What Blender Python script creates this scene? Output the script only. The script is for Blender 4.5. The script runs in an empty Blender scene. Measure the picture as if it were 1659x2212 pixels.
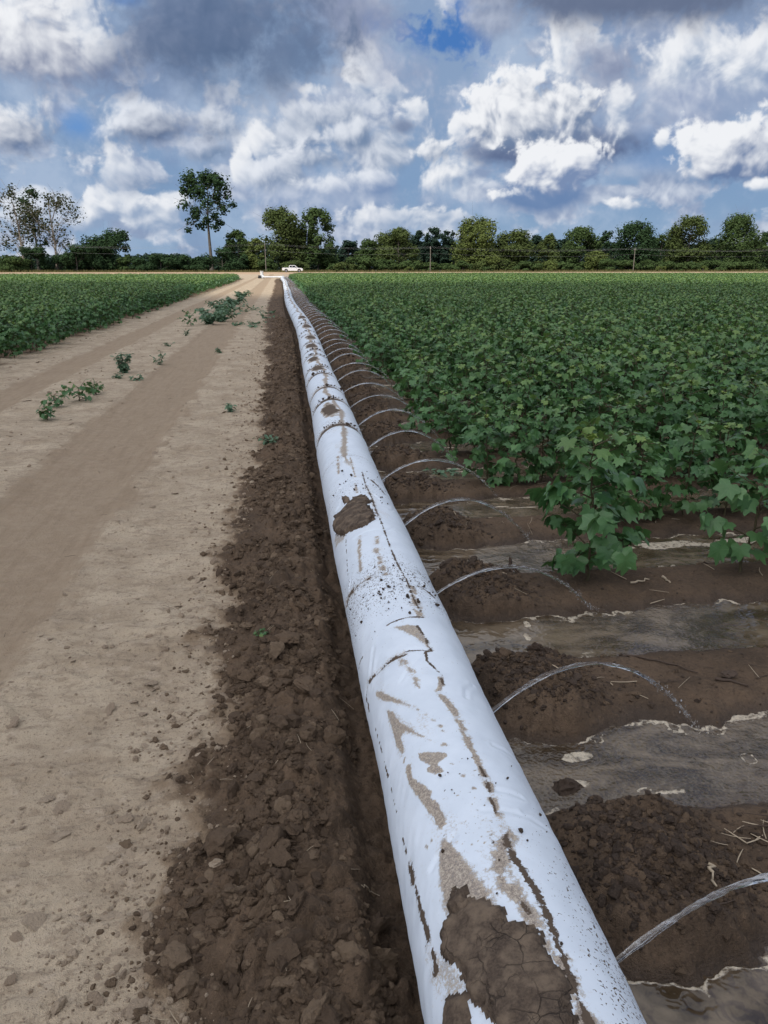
import bpy, math, random
import numpy as np
from mathutils import Vector, Matrix
R = math.radians
scene = bpy.context.scene
COL = scene.collection
random.seed(7)

# ------------------------------------------------------------------ camera
EYE = 1.63
F_PX, HZ, VX = 1662.0, 577.0, 602.0          # measured on the photograph (1659 x 2212 px)
TH = math.atan((1106 - HZ) / F_PX)            # pitch down
def _ray(px, py):
    X = (px - 829.5) / F_PX; D = (py - 1106) / F_PX
    return X, math.cos(TH) - D * math.sin(TH), -(math.sin(TH) + D * math.cos(TH))
_x, _f, _ = _ray(VX, HZ)
YAW = math.atan2(-_x, _f)
cam = bpy.data.cameras.new('camera'); cam_o = bpy.data.objects.new('camera', cam); COL.objects.link(cam_o)
cam.sensor_fit = 'VERTICAL'; cam.sensor_height = 24.0
cam.lens = 24.0 * F_PX / 2212.0
cam.clip_start = 0.05; cam.clip_end = 8000
cam_o.location = (0, 0, EYE); cam_o.rotation_euler = (math.pi / 2 - TH, 0, -YAW)
scene.camera = cam_o

def _dir(px, py):
    X, F, Z = _ray(px, py)
    return X * math.cos(YAW) + F * math.sin(YAW), F * math.cos(YAW) - X * math.sin(YAW), Z
def ground_pt(px, py, z=0.0):
    dx, dy, dz = _dir(px, py); t = (z - EYE) / dz
    return dx * t, dy * t
def plane_pt(px, py, Y):
    dx, dy, dz = _dir(px, py); t = Y / dy
    return dx * t, EYE + dz * t

# ------------------------------------------------------------------ light
SUN_EL, SUN_AZ = 52.0, math.degrees(math.atan2(-0.62, -0.78))      # behind the camera, to the left
SDIR = Vector((math.sin(R(SUN_AZ)) * math.cos(R(SUN_EL)), math.cos(R(SUN_AZ)) * math.cos(R(SUN_EL)), math.sin(R(SUN_EL))))
sun = bpy.data.lights.new('sun', 'SUN'); sun.energy = 3.0; sun.angle = R(0.55); sun.color = (1.0, 0.93, 0.80)
sun_o = bpy.data.objects.new('sun', sun); COL.objects.link(sun_o)
sun_o.rotation_euler = SDIR.to_track_quat('Z', 'Y').to_euler(); sun_o.location = (0, 0, 50)
vs = scene.view_settings
scene.display_settings.display_device = 'sRGB'
vs.view_transform = 'Standard'; vs.look = 'None'; vs.exposure = 0.0; vs.gamma = 1.0; vs.use_curve_mapping = False
scene.cycles.max_bounces = 8; scene.cycles.transmission_bounces = 6; scene.cycles.transparent_max_bounces = 6
scene.cycles.use_denoising = True; scene.cycles.denoising_input_passes = 'RGB_ALBEDO_NORMAL'; scene.cycles.denoising_prefilter = 'ACCURATE'; scene.cycles.adaptive_threshold = 0.009; scene.cycles.sample_clamp_indirect = 4.0; scene.cycles.sample_clamp_direct = 12.0

# ------------------------------------------------------------------ node helper
def lin(r, g, b):
    f = lambda c: (c / 255 / 12.92) if c <= 10 else ((c / 255 + 0.055) / 1.055) ** 2.4
    return (f(r), f(g), f(b), 1.0)
class NT:
    def __init__(self, tree): self.t = tree; self.n = tree.nodes; self.l = tree.links
    def node(self, typ, **kw):
        nd = self.n.new(typ)
        for k, v in kw.items(): setattr(nd, k, v)
        return nd
    def put(self, sock, v):
        if v is None: return
        if isinstance(v, bpy.types.NodeSocket): self.l.new(v, sock)
        else: sock.default_value = v
    def m(self, op, a, b=None, c=None, clamp=False):
        nd = self.node('ShaderNodeMath', operation=op, use_clamp=clamp)
        self.put(nd.inputs[0], a); self.put(nd.inputs[1], b)
        if c is not None: self.put(nd.inputs[2], c)
        return nd.outputs[0]
    def vm(self, op, a, b=None, s=None):
        nd = self.node('ShaderNodeVectorMath', operation=op)
        self.put(nd.inputs[0], a)
        if b is not None: self.put(nd.inputs[1], b)
        if s is not None: self.put(nd.inputs['Scale'], s)
        return nd.outputs[0]
    def mix(self, f, a, b):
        nd = self.node('ShaderNodeMix', data_type='RGBA', clamp_factor=True)
        self.put(nd.inputs['Factor'], f); self.put(nd.inputs['A'], a) if False else None
        self.put(nd.inputs[6], a); self.put(nd.inputs[7], b)
        return nd.outputs[2]
    def mapr(self, v, a, b, c=0.0, d=1.0, smooth=True):
        nd = self.node('ShaderNodeMapRange'); nd.interpolation_type = 'SMOOTHSTEP' if smooth else 'LINEAR'; nd.clamp = True
        self.put(nd.inputs[0], v); self.put(nd.inputs[1], a); self.put(nd.inputs[2], b); self.put(nd.inputs[3], c); self.put(nd.inputs[4], d)
        return nd.outputs[0]
    def noise(self, vec, scale, detail=4.0, rough=0.5, dist=0.0, typ=None):
        nd = self.node('ShaderNodeTexNoise')
        if getattr(self, 'flat', False): nd.noise_dimensions = '2D'
        if typ: nd.noise_type = typ
        self.put(nd.inputs['Vector'], vec); self.put(nd.inputs['Scale'], scale); self.put(nd.inputs['Detail'], detail)
        self.put(nd.inputs['Roughness'], rough); self.put(nd.inputs['Distortion'], dist)
        return nd.outputs[0]
    def voro(self, vec, scale, detail=0.0, rough=0.5, feature='F1', rnd=1.0, out=0):
        nd = self.node('ShaderNodeTexVoronoi', feature=feature)
        if getattr(self, 'flat', False): nd.voronoi_dimensions = '2D'
        self.put(nd.inputs['Vector'], vec); self.put(nd.inputs['Scale'], scale)
        if 'Detail' in nd.inputs: self.put(nd.inputs['Detail'], detail); self.put(nd.inputs['Roughness'], rough)
        if feature == 'F1': nd.normalize = False
        self.put(nd.inputs['Randomness'], rnd)
        return nd.outputs[out]
    def attr(self, name, out=2):
        return self.node('ShaderNodeAttribute', attribute_name=name).outputs[out]
    def xyz(self, x, y, z=0.0):
        nd = self.node('ShaderNodeCombineXYZ')
        for i, v in enumerate((x, y, z)): self.put(nd.inputs[i], v)
        return nd.outputs[0]
    def sep(self, v):
        nd = self.node('ShaderNodeSeparateXYZ'); self.put(nd.inputs[0], v); return nd.outputs
    def bump(self, h, strength=0.5, dist=0.01, normal=None):
        nd = self.node('ShaderNodeBump'); self.put(nd.inputs['Height'], h); self.put(nd.inputs['Strength'], strength)
        self.put(nd.inputs['Distance'], dist)
        if normal is not None: self.put(nd.inputs['Normal'], normal)
        return nd.outputs[0]

# ------------------------------------------------------------------ sky
def px_uv(px, py):
    X, F, Z = _ray(px, py)
    return math.degrees(math.atan2(X, F)), math.degrees(math.atan2(Z, math.hypot(X, F)))
world = bpy.data.worlds.new('World'); scene.world = world; world.use_nodes = True
wt = NT(world.node_tree); world.node_tree.nodes.clear()

grp = bpy.data.node_groups.new('cumulus', 'ShaderNodeTree')
for nm, st in (('U', 'F'), ('V', 'F'), ('N', 'F'), ('Rel', 'F'), ('BG', 'C'), ('cx', 'F'), ('cy', 'F'), ('rx', 'F'), ('rt', 'F'), ('rb', 'F'),
               ('soft', 'F'), ('amp', 'F'), ('bias', 'F'), ('gain', 'F'), ('relk', 'F'), ('op', 'F'), ('Dark', 'C'), ('Bright', 'C')):
    grp.interface.new_socket(nm, in_out='INPUT', socket_type='NodeSocketFloat' if st == 'F' else 'NodeSocketColor')
grp.interface.new_socket('Color', in_out='OUTPUT', socket_type='NodeSocketColor')
g = NT(grp); gi = g.node('NodeGroupInput').outputs; go = g.node('NodeGroupOutput')
du = g.m('DIVIDE', g.m('SUBTRACT', gi['U'], gi['cx']), gi['rx'])
dv0 = g.m('SUBTRACT', gi['V'], gi['cy'])
up = g.m('GREATER_THAN', dv0, 0.0)
ry = g.m('ADD', g.m('MULTIPLY', up, gi['rt']), g.m('MULTIPLY', g.m('SUBTRACT', 1.0, up), gi['rb']))
dv = g.m('DIVIDE', dv0, ry)
dd = g.m('SQRT', g.m('ADD', g.m('MULTIPLY', du, du), g.m('MULTIPLY', dv, dv)))
Ff = g.m('ADD', g.m('SUBTRACT', 1.0, dd), g.m('MULTIPLY', gi['amp'], gi['N']))
softv = g.m('MULTIPLY', gi['soft'], g.m('ADD', 1.0, g.m('MULTIPLY', g.m('MULTIPLY', dv, -1.0, clamp=True), 1.3)))
al = g.m('MULTIPLY', g.mapr(Ff, 0.0, softv), gi['op'])
sh = g.m('ADD', g.m('ADD', gi['bias'], g.m('MULTIPLY', g.m('SUBTRACT', dv, g.m('MULTIPLY', du, 0.55)), gi['gain'])), g.m('MULTIPLY', gi['Rel'], gi['relk']))
colr = g.mix(g.mapr(sh, 0.0, 1.0), gi['Dark'], gi['Bright'])
g.l.new(g.mix(al, gi['BG'], colr), go.inputs[0])

tc = wt.node('ShaderNodeTexCoord').outputs['Generated']
dx, dy, dz = wt.sep(tc)
az = wt.m('MULTIPLY', wt.m('ARCTAN2', dx, dy), 180 / math.pi)
U = wt.m('SUBTRACT', az, math.degrees(YAW))
V = wt.m('MULTIPLY', wt.m('ARCSINE', dz), 180 / math.pi)
P = wt.xyz(U, V); wt.flat = True
def cloud_h(p):
    warp = wt.noise(p, 0.30, 2.0, 0.5)
    p2 = wt.vm('ADD', p, wt.xyz(wt.m('MULTIPLY', wt.m('SUBTRACT', warp, 0.5), 2.0), wt.m('MULTIPLY', wt.m('SUBTRACT', warp, 0.5), -1.5)))
    a = wt.noise(p2, 0.20, 6.0, 0.52)
    v = wt.voro(p2, 0.55, 2.4, 0.50, feature='SMOOTH_F1'); v2 = wt.voro(p2, 1.5, 1.6, 0.5, feature='SMOOTH_F1')
    return wt.m('ADD', wt.m('MULTIPLY', wt.m('SUBTRACT', a, 0.5), 2.5), wt.m('ADD', wt.m('MULTIPLY', wt.m('SUBTRACT', 0.5, v), 0.62), wt.m('MULTIPLY', wt.m('SUBTRACT', 0.5, v2), 0.34)))
H0 = cloud_h(P)
HF = wt.m('MULTIPLY', wt.m('SUBTRACT', wt.noise(P, 1.7, 4.0, 0.6), 0.5), 0.55)
H1 = cloud_h(wt.vm('ADD', P, (-0.40, 0.60, 0.0)))
REL = wt.m('SUBTRACT', H0, H1)
H0 = wt.m('ADD', H0, HF); REL = wt.m('ADD', REL, wt.m('MULTIPLY', HF, 0.22))
# clear-sky base and a thin greyish veil
nish = wt.node('ShaderNodeTexSky', sky_type='NISHITA'); nish.sun_disc = False
nish.sun_elevation = R(SUN_EL); nish.sun_rotation = R(SUN_AZ); nish.air_density = 1.0; nish.dust_density = 1.5; nish.ozone_density = 2.0
K = 10.0        # cloud colours are given as they read in daylight; the Background runs at 0.1
def kc(r, g_, b, k=1.0):
    c = lin(r, g_, b); return (c[0] * K * k, c[1] * K * k, c[2] * K * k, 1.0)
nsky = wt.vm('MULTIPLY', nish.outputs[0], (0.62, 0.86, 1.0))
low = wt.mix(wt.mapr(V, -1.0, 5.5, 0.0, 1.0), kc(146, 174, 206), kc(126, 154, 192))
veil = wt.mix(wt.mapr(V, 4.0, 12.0), low, kc(140, 162, 194))
base = wt.mix(0.12, veil, nsky)
wis = wt.noise(P, wt.m('ADD', 0.16, 0.0), 7.0, 0.6)
base = wt.mix(wt.m('MULTIPLY', wt.mapr(wis, 0.38, 0.66, 0.0, 0.75), wt.mapr(V, -0.5, 4.0, 0.30, 1.0)), base, kc(174, 191, 215))
base = wt.mix(wt.mapr(wt.noise(P, 0.11, 5.0, 0.55), 0.5, 0.64, 0.0, 0.6), base, kc(128, 148, 182))
low_c = wt.mapr(wt.m('ADD', wt.noise(wt.vm('MULTIPLY', P, (0.62, 1.0, 1.0)), 0.34, 6.0, 0.55), wt.m('MULTIPLY', H0, 0.10)), 0.47, 0.60)
tone_c = wt.mapr(wt.m('ADD', wt.m('MULTIPLY', REL, 0.75), 0.42), 0.0, 1.0)
base = wt.mix(wt.m('MULTIPLY', low_c, 0.85), base, wt.mix(tone_c, kc(140, 156, 186), kc(226, 231, 240)))
cur = base
G1, G2, G3 = kc(90, 112, 142), kc(114, 136, 168), kc(142, 163, 193)
W1, W2, W3 = kc(240, 242, 246), kc(226, 231, 240), kc(200, 208, 224)
BL = kc(66, 118, 186)
def cloud(px, py, rx, rt, rb, soft=0.35, amp=0.45, bias=0.45, gain=0.35, relk=0.8, op=1.0, dark=G2, bright=W1):
    global cur
    u, v = px_uv(px, py); s = 1 / 29.0
    nd = wt.node('ShaderNodeGroup'); nd.node_tree = grp
    for k, val in (('U', U), ('V', V), ('N', H0), ('Rel', REL), ('BG', cur), ('cx', u), ('cy', v), ('rx', rx * s * 1.06), ('rt', rt * s * 1.06), ('rb', rb * s * 1.06),
                   ('soft', soft * .95), ('amp', amp * 1.3), ('bias', bias + .0), ('gain', gain * 1.2), ('relk', relk * .62), ('op', op), ('Dark', dark), ('Bright', bright)):
        wt.put(nd.inputs[k], val)
    cur = nd.outputs[0]
# far pale cumulus along the horizon
cloud(130, 470, 120, 60, 45, dark=G3, bright=W2, op=.85)
cloud(330, 480, 60, 50, 30, dark=G3, bright=W1, op=.9, amp=.5)
cloud(205, 455, 42, 48, 40, dark=G3, bright=W1, op=.85, amp=.5)
cloud(290, 445, 55, 30, 28, dark=G3, bright=W1, op=.8)
cloud(700, 440, 300, 120, 60, soft=.8, dark=kc(128, 152, 188), bright=W3, op=.8)
cloud(860, 475, 130, 32, 26, dark=G3, bright=W1, op=.8)
cloud(960, 480, 60, 26, 18, dark=G3, bright=W1, op=.7)
cloud(1350, 442, 58, 20, 18, soft=.5, amp=.6, dark=G3, bright=W1, bias=.65)
cloud(1370, 372, 60, 22, 26, soft=.6, dark=G3, bright=W2, op=.7)
cloud(1440, 385, 90, 40, 34, soft=.8, amp=.4, dark=kc(120, 142, 176), bright=W3, op=.8)
# blue openings
cloud(970, 92, 128, 98, 104, soft=.5, amp=.75, bias=.5, gain=0, relk=0, dark=BL, bright=BL, op=.92)
cloud(800, 48, 40, 30, 30, soft=.6, amp=.4, bias=.5, gain=0, relk=0, dark=BL, bright=BL, op=.8)
cloud(165, 275, 60, 50, 45, soft=.9, amp=.3, bias=.5, gain=0, relk=0, dark=kc(98, 146, 206), bright=kc(98, 146, 206), op=.8)
cloud(270, 0, 50, 30, 20, soft=.6, amp=.3, bias=.5, gain=0, relk=0, dark=BL, bright=BL, op=.6)
# grey mid-sky masses on the right
cloud(1330, 300, 260, 150, 110, soft=1.0, amp=.5, bias=.25, gain=.2, relk=.35, dark=kc(104, 126, 164), bright=kc(160, 178, 208), op=.9)
cloud(1480, 190, 230, 110, 150, soft=.9, amp=.45, bias=.45, gain=.4, relk=.6, dark=kc(138, 154, 188), bright=W2, op=.9)
cloud(1420, 350, 120, 70, 60, soft=1.0, amp=.5, bias=.5, gain=0, relk=0, dark=kc(118, 152, 196), bright=kc(118, 152, 196), op=.7)
cloud(1010, 235, 60, 40, 40, soft=.9, amp=.6, bias=.5, gain=0, relk=0, dark=kc(150, 180, 216), bright=kc(150, 180, 216), op=.8)
# the middle mass, 560-1040
cloud(830, 250, 330, 170, 130, soft=.9, amp=.55, bias=.45, gain=.15, relk=.75, dark=kc(126, 146, 180), bright=W3, op=.95)
cloud(620, 300, 150, 60, 70, soft=.7, amp=.55, bias=.5, gain=.3, relk=.8, dark=G2, bright=W2, op=.9)
cloud(840, 330, 200, 110, 70, soft=.6, amp=.5, bias=.5, gain=.35, relk=.9, dark=G2, bright=W2, op=.9)
cloud(960, 380, 95, 75, 45, soft=.5, amp=.5, bias=.5, gain=.4, relk=1., dark=G3, bright=W1)
cloud(560, 310, 40, 45, 40, soft=.35, amp=.5, bias=.7, gain=.3, dark=G3, bright=W1, op=.9)
cloud(525, 365, 30, 42, 30, soft=.3, amp=.5, bias=.7, gain=.3, dark=G3, bright=W1, op=.95)
cloud(600, 380, 90, 40, 34, soft=.6, amp=.5, bias=.5, gain=.4, dark=G2, bright=W2, op=.85)
cloud(265, 370, 48, 60, 50, soft=.4, amp=.5, bias=.55, gain=.3, dark=G3, bright=W1, op=.85)
cloud(300, 395, 90, 34, 30, soft=.7, amp=.5, bias=.4, gain=.4, dark=G2, bright=W3, op=.7)
cloud(700, 250, 90, 40, 40, soft=.5, amp=.5, bias=.45, gain=.4, dark=G2, bright=W2, op=.9)
cloud(760, 300, 80, 40, 34, soft=.5, amp=.5, bias=.45, gain=.45, dark=G2, bright=W2, op=.9)
cloud(690, 345, 90, 34, 30, soft=.45, amp=.5, bias=.45, gain=.5, dark=G2, bright=W2, op=.9)
cloud(900, 245, 60, 45, 40, soft=.4, amp=.5, bias=.6, gain=.4, dark=G3, bright=W1, op=.9)
cloud(845, 200, 45, 40, 30, soft=.4, amp=.5, bias=.6, gain=.4, dark=G3, bright=W1, op=.9)
cloud(930, 330, 60, 40, 34, soft=.4, amp=.5, bias=.55, gain=.5, dark=G2, bright=W1, op=.9)
cloud(780, 400, 150, 36, 30, soft=.5, amp=.5, bias=.42, gain=.5, dark=kc(120, 144, 182), bright=W2, op=.9)
cloud(985, 282, 30, 34, 26, soft=.35, amp=.5, bias=.75, gain=.3, dark=G3, bright=W1, op=.95)
cloud(430, 330, 70, 36, 32, soft=.5, amp=.5, bias=.4, gain=.5, dark=G2, bright=W3, op=.85)
cloud(480, 270, 60, 40, 34, soft=.5, amp=.5, bias=.5, gain=.4, dark=G2, bright=W2, op=.85)
cloud(380, 440, 70, 30, 26, soft=.5, amp=.5, bias=.6, gain=.4, dark=G3, bright=W1, op=.8)
# left clouds with flat grey bases
cloud(330, 280, 130, 62, 48, soft=.55, amp=.4, bias=.42, gain=.7, relk=.7, dark=kc(98, 116, 148), bright=W2)
cloud(30, 290, 115, 75, 55, soft=.45, amp=.4, bias=.45, gain=.75, relk=.7, dark=kc(94, 116, 152), bright=W1)
cloud(70, 110, 210, 140, 95, soft=.6, amp=.45, bias=.52, gain=.6, relk=.7, dark=kc(118, 130, 160), bright=W1)
cloud(190, 60, 60, 90, 60, soft=.5, amp=.5, bias=.75, gain=.2, relk=.8, dark=G3, bright=W1, op=.9)
# bright towers on the right
cloud(1130, 215, 60, 75, 60, soft=.3, amp=.5, bias=.75, gain=.3, relk=1., dark=G3, bright=W1)
cloud(1240, 130, 100, 90, 90, soft=.4, amp=.5, bias=.62, gain=.3, relk=1., dark=G3, bright=W1)
cloud(1320, 150, 110, 70, 90, soft=.6, amp=.4, bias=.3, gain=.1, relk=.6, dark=kc(132, 142, 170), bright=W3, op=.9)
cloud(1480, 110, 130, 55, 80, soft=.5, amp=.45, bias=.62, gain=.4, relk=.9, dark=G3, bright=W1, op=.95)
cloud(1600, 130, 90, 50, 80, soft=.5, amp=.45, bias=.6, gain=.4, relk=.9, dark=G3, bright=W1, op=.9)
cloud(1170, 330, 200, 60, 42, soft=.5, amp=.35, bias=.22, gain=.25, relk=.5, dark=kc(96, 112, 146), bright=kc(176, 188, 212))
cloud(1150, 238, 150, 95, 85, soft=.3, amp=.55, bias=.58, gain=.42, relk=1.3, dark=kc(112, 132, 164), bright=W1)
cloud(1335, 230, 40, 70, 60, soft=.5, amp=.5, bias=.55, gain=.3, relk=1., dark=G3, bright=W1, op=.85)
cloud(1165, 425, 130, 50, 48, soft=.5, amp=.3, bias=.1, gain=.2, relk=.25, dark=kc(104, 132, 174), bright=kc(140, 162, 196), op=.95)
cloud(1190, 380, 110, 62, 42, soft=.35, amp=.65, bias=.58, gain=.5, relk=1.3, dark=kc(122, 142, 178), bright=W1)
cloud(1080, 420, 34, 20, 18, soft=.5, amp=.9, bias=.7, gain=.4, relk=.8, dark=G3, bright=W1)
cloud(1610, 345, 130, 80, 50, soft=.3, amp=.5, bias=.48, gain=.65, relk=1., dark=kc(106, 128, 166), bright=W1)
cloud(1430, 298, 13, 24, 22, soft=.6, amp=1.0, bias=.75, dark=G3, bright=W1)
cloud(1650, 400, 40, 16, 14, soft=.5, bias=.7, dark=G3, bright=W1)
cloud(872, 275, 36, 26, 26, soft=.5, amp=.35, bias=.2, gain=.2, relk=.5, dark=kc(122, 138, 168), bright=W3)
cloud(780, 165, 40, 70, 40, soft=.35, amp=.55, bias=.7, gain=.3, relk=1., dark=G3, bright=W1, op=.9)
cloud(680, 195, 40, 22, 20, soft=.4, amp=.5, bias=.7, gain=.3, relk=1., dark=G3, bright=W1, op=.85)
cloud(900, 160, 90, 60, 60, soft=.8, amp=.5, bias=.4, gain=.2, relk=.6, dark=kc(140, 152, 182), bright=W3, op=.8)
# the big dark cloud and the dark edge at the top right
cloud(760, 30, 150, 90, 130, soft=.9, amp=.4, bias=.3, gain=.1, relk=.35, dark=kc(128, 140, 170), bright=kc(178, 186, 206), op=.95)
cloud(470, 90, 275, 240, 150, soft=.75, amp=.34, bias=.2, gain=.25, relk=.3, dark=kc(86, 106, 138), bright=kc(146, 160, 190), op=.95)
cloud(620, 130, 130, 110, 80, soft=.6, amp=.35, bias=.12, gain=.2, relk=.25, dark=kc(94, 114, 146), bright=kc(146, 160, 190), op=.75)
cloud(1070, 40, 80, 90, 70, soft=.6, amp=.4, bias=.45, gain=.2, relk=.6, dark=kc(120, 134, 164), bright=W3, op=.9)
cloud(1420, -30, 360, 120, 92, soft=.5, amp=.28, bias=.15, gain=.2, relk=.3, dark=kc(102, 115, 142), bright=kc(150, 160, 186))
wt.flat = False
# everything above the picture: broken cloud, sunlit through
hi_n = wt.noise(tc, 2.6, 6.0, 0.55)
OVER = 1.05
hi = wt.mix(wt.mapr(hi_n, 0.36, 0.54), kc(128, 158, 205, OVER), (K * OVER, K * OVER * 1.0, K * OVER * 1.03, 1.0))
lobe = wt.m('POWER', wt.m('MAXIMUM', wt.node('ShaderNodeVectorMath', operation='DOT_PRODUCT').outputs['Value'], 0.0), 4.0)
_dn = [q for q in wt.n if q.type == 'VECT_MATH' and q.operation == 'DOT_PRODUCT'][0]; wt.put(_dn.inputs[0], tc); _dn.inputs[1].default_value = SDIR
hi = wt.vm('MULTIPLY', hi, wt.mix(wt.mapr(lobe, 0.0, 1.0, smooth=False), (0.60, 0.60, 0.60, 1), (2.55, 2.52, 2.48, 1)))
far_side = wt.mix(wt.mapr(wt.noise(tc, 5.0, 5.0, 0.58), 0.42, 0.6), kc(112, 138, 178), kc(200, 208, 222))
rest = wt.mix(wt.mapr(V, 16.5, 26.0), far_side, hi)
inside = wt.m('MULTIPLY', wt.mapr(V, 16.4, 22.0, 1.0, 0.0), wt.mapr(wt.m('ABSOLUTE', U), 30.0, 36.0, 1.0, 0.0))
inside = wt.m('MULTIPLY', inside, wt.mapr(V, -2.0, -1.0))
bg_rest = wt.node('ShaderNodeBackground'); wt.put(bg_rest.inputs[0], rest); bg_rest.inputs[1].default_value = 0.1
bg_view = wt.node('ShaderNodeBackground'); wt.put(bg_view.inputs[0], cur); bg_view.inputs[1].default_value = 0.1
mx = wt.node('ShaderNodeMixShader'); wt.put(mx.inputs[0], inside); wt.l.new(bg_rest.outputs[0], mx.inputs[1]); wt.l.new(bg_view.outputs[0], mx.inputs[2])
wo = wt.node('ShaderNodeOutputWorld'); wt.l.new(mx.outputs[0], wo.inputs[0])
# ===GEOMETRY
# ------------------------------------------------------------------ numpy helpers
def _hash(ix, iy, seed):
    h = (ix.astype(np.int64) * 374761393 + iy.astype(np.int64) * 668265263 + seed * 1442695041) & 0x7fffffff
    h = ((h ^ (h >> 13)) * 1274126177) & 0x7fffffff
    return (h ^ (h >> 16)) & 0xffff
def perlin(x, y, seed=0):
    xi = np.floor(x); yi = np.floor(y); fx = x - xi; fy = y - yi
    def gr(ox, oy):
        a = _hash(xi + ox, yi + oy, seed) * (2 * np.pi / 65536.0)
        return np.cos(a) * (fx - ox) + np.sin(a) * (fy - oy)
    u = fx * fx * fx * (fx * (fx * 6 - 15) + 10); v = fy * fy * fy * (fy * (fy * 6 - 15) + 10)
    a = gr(0, 0); b = gr(1, 0); c = gr(0, 1); d = gr(1, 1)
    return ((a + (b - a) * u) * (1 - v) + (c + (d - c) * u) * v) * 1.45
def fbm(x, y, octv=4, seed=0, gain=0.5):
    s = 0; a = 1.0; n = 0
    for o in range(octv):
        s = s + a * perlin(x * 2 ** o + 17.3 * o, y * 2 ** o - 9.1 * o, seed + o); n += a; a *= gain
    return s / n
def billow(x, y, octv=3, seed=0, gain=0.5):
    s = 0; a = 1.0; n = 0
    for o in range(octv):
        s = s + a * np.abs(perlin(x * 2.1 ** o + 5.3 * o, y * 2.1 ** o + 3.7 * o, seed + o)); n += a; a *= gain
    return s / n
def worley(x, y, seed=0):
    xi = np.floor(x); yi = np.floor(y); f1 = np.full(x.shape, 9.0); f2 = np.full(x.shape, 9.0); idv = np.zeros(x.shape)
    for ox in (-1, 0, 1):
        for oy in (-1, 0, 1):
            cx = xi + ox; cy = yi + oy
            px = cx + _hash(cx, cy, seed) / 65536.0; py = cy + _hash(cx, cy, seed + 77) / 65536.0
            d = np.hypot(px - x, py - y); hid = _hash(cx, cy, seed + 5) / 65536.0
            c = d < f1
            f2 = np.where(c, f1, np.minimum(f2, d)); idv = np.where(c, hid, idv); f1 = np.where(c, d, f1)
    return f1, f2, idv
def sst(e0, e1, x):
    t = np.clip((x - e0) / (e1 - e0), 0, 1); return t * t * (3 - 2 * t)

def mk_mesh(name, verts, faces, attrs=None, smooth=True, mats=(), face_mat=None):
    """faces: (n,k) int array, or a list of such arrays"""
    if isinstance(faces, np.ndarray): faces = [faces]
    me = bpy.data.meshes.new(name)
    verts = np.ascontiguousarray(verts, dtype=np.float32)
    me.vertices.add(len(verts)); me.vertices.foreach_set('co', verts.ravel())
    loops = np.concatenate([f.ravel() for f in faces]).astype(np.int32)
    sizes = np.concatenate([np.full(len(f), f.shape[1]) for f in faces]).astype(np.int32)
    starts = np.concatenate([[0], np.cumsum(sizes)[:-1]]).astype(np.int32)
    me.loops.add(len(loops)); me.loops.foreach_set('vertex_index', loops)
    me.polygons.add(len(sizes)); me.polygons.foreach_set('loop_start', starts)
    me.polygons.foreach_set('use_smooth', np.full(len(sizes), bool(smooth)))
    if face_mat is not None: me.polygons.foreach_set('material_index', np.asarray(face_mat, dtype=np.int32))
    for m_ in mats: me.materials.append(m_)
    if attrs:
        for k, v in attrs.items():
            a = me.attributes.new(k, 'FLOAT', 'POINT'); a.data.foreach_set('value', np.ascontiguousarray(v, dtype=np.float32).ravel())
    me.update(calc_edges=True); me.validate()
    return me
def grid_faces(nx, ny, keep=None):
    i = np.arange(nx - 1)[None, :] + np.arange(ny - 1)[:, None] * nx
    q = np.stack([i, i + 1, i + 1 + nx, i + nx], -1).reshape(-1, 4)
    return q if keep is None else q[keep.ravel()]
def tag(o, label=None, cat=None, group=None, kind=None):
    if label: o['label'] = label
    if cat: o['category'] = cat
    if group: o['group'] = group
    if kind: o['kind'] = kind
    return o
def link(name, me, parent=None, loc=None):
    o = bpy.data.objects.new(name, me); COL.objects.link(o)
    if parent is not None: o.parent = parent
    if loc is not None: o.location = loc
    return o
def empty(name, loc, rz=0.0):
    o = bpy.data.objects.new(name, None); COL.objects.link(o); o.location = loc; o.rotation_euler = (0, 0, rz)
    o.empty_display_size = 0.2
    return o
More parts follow.
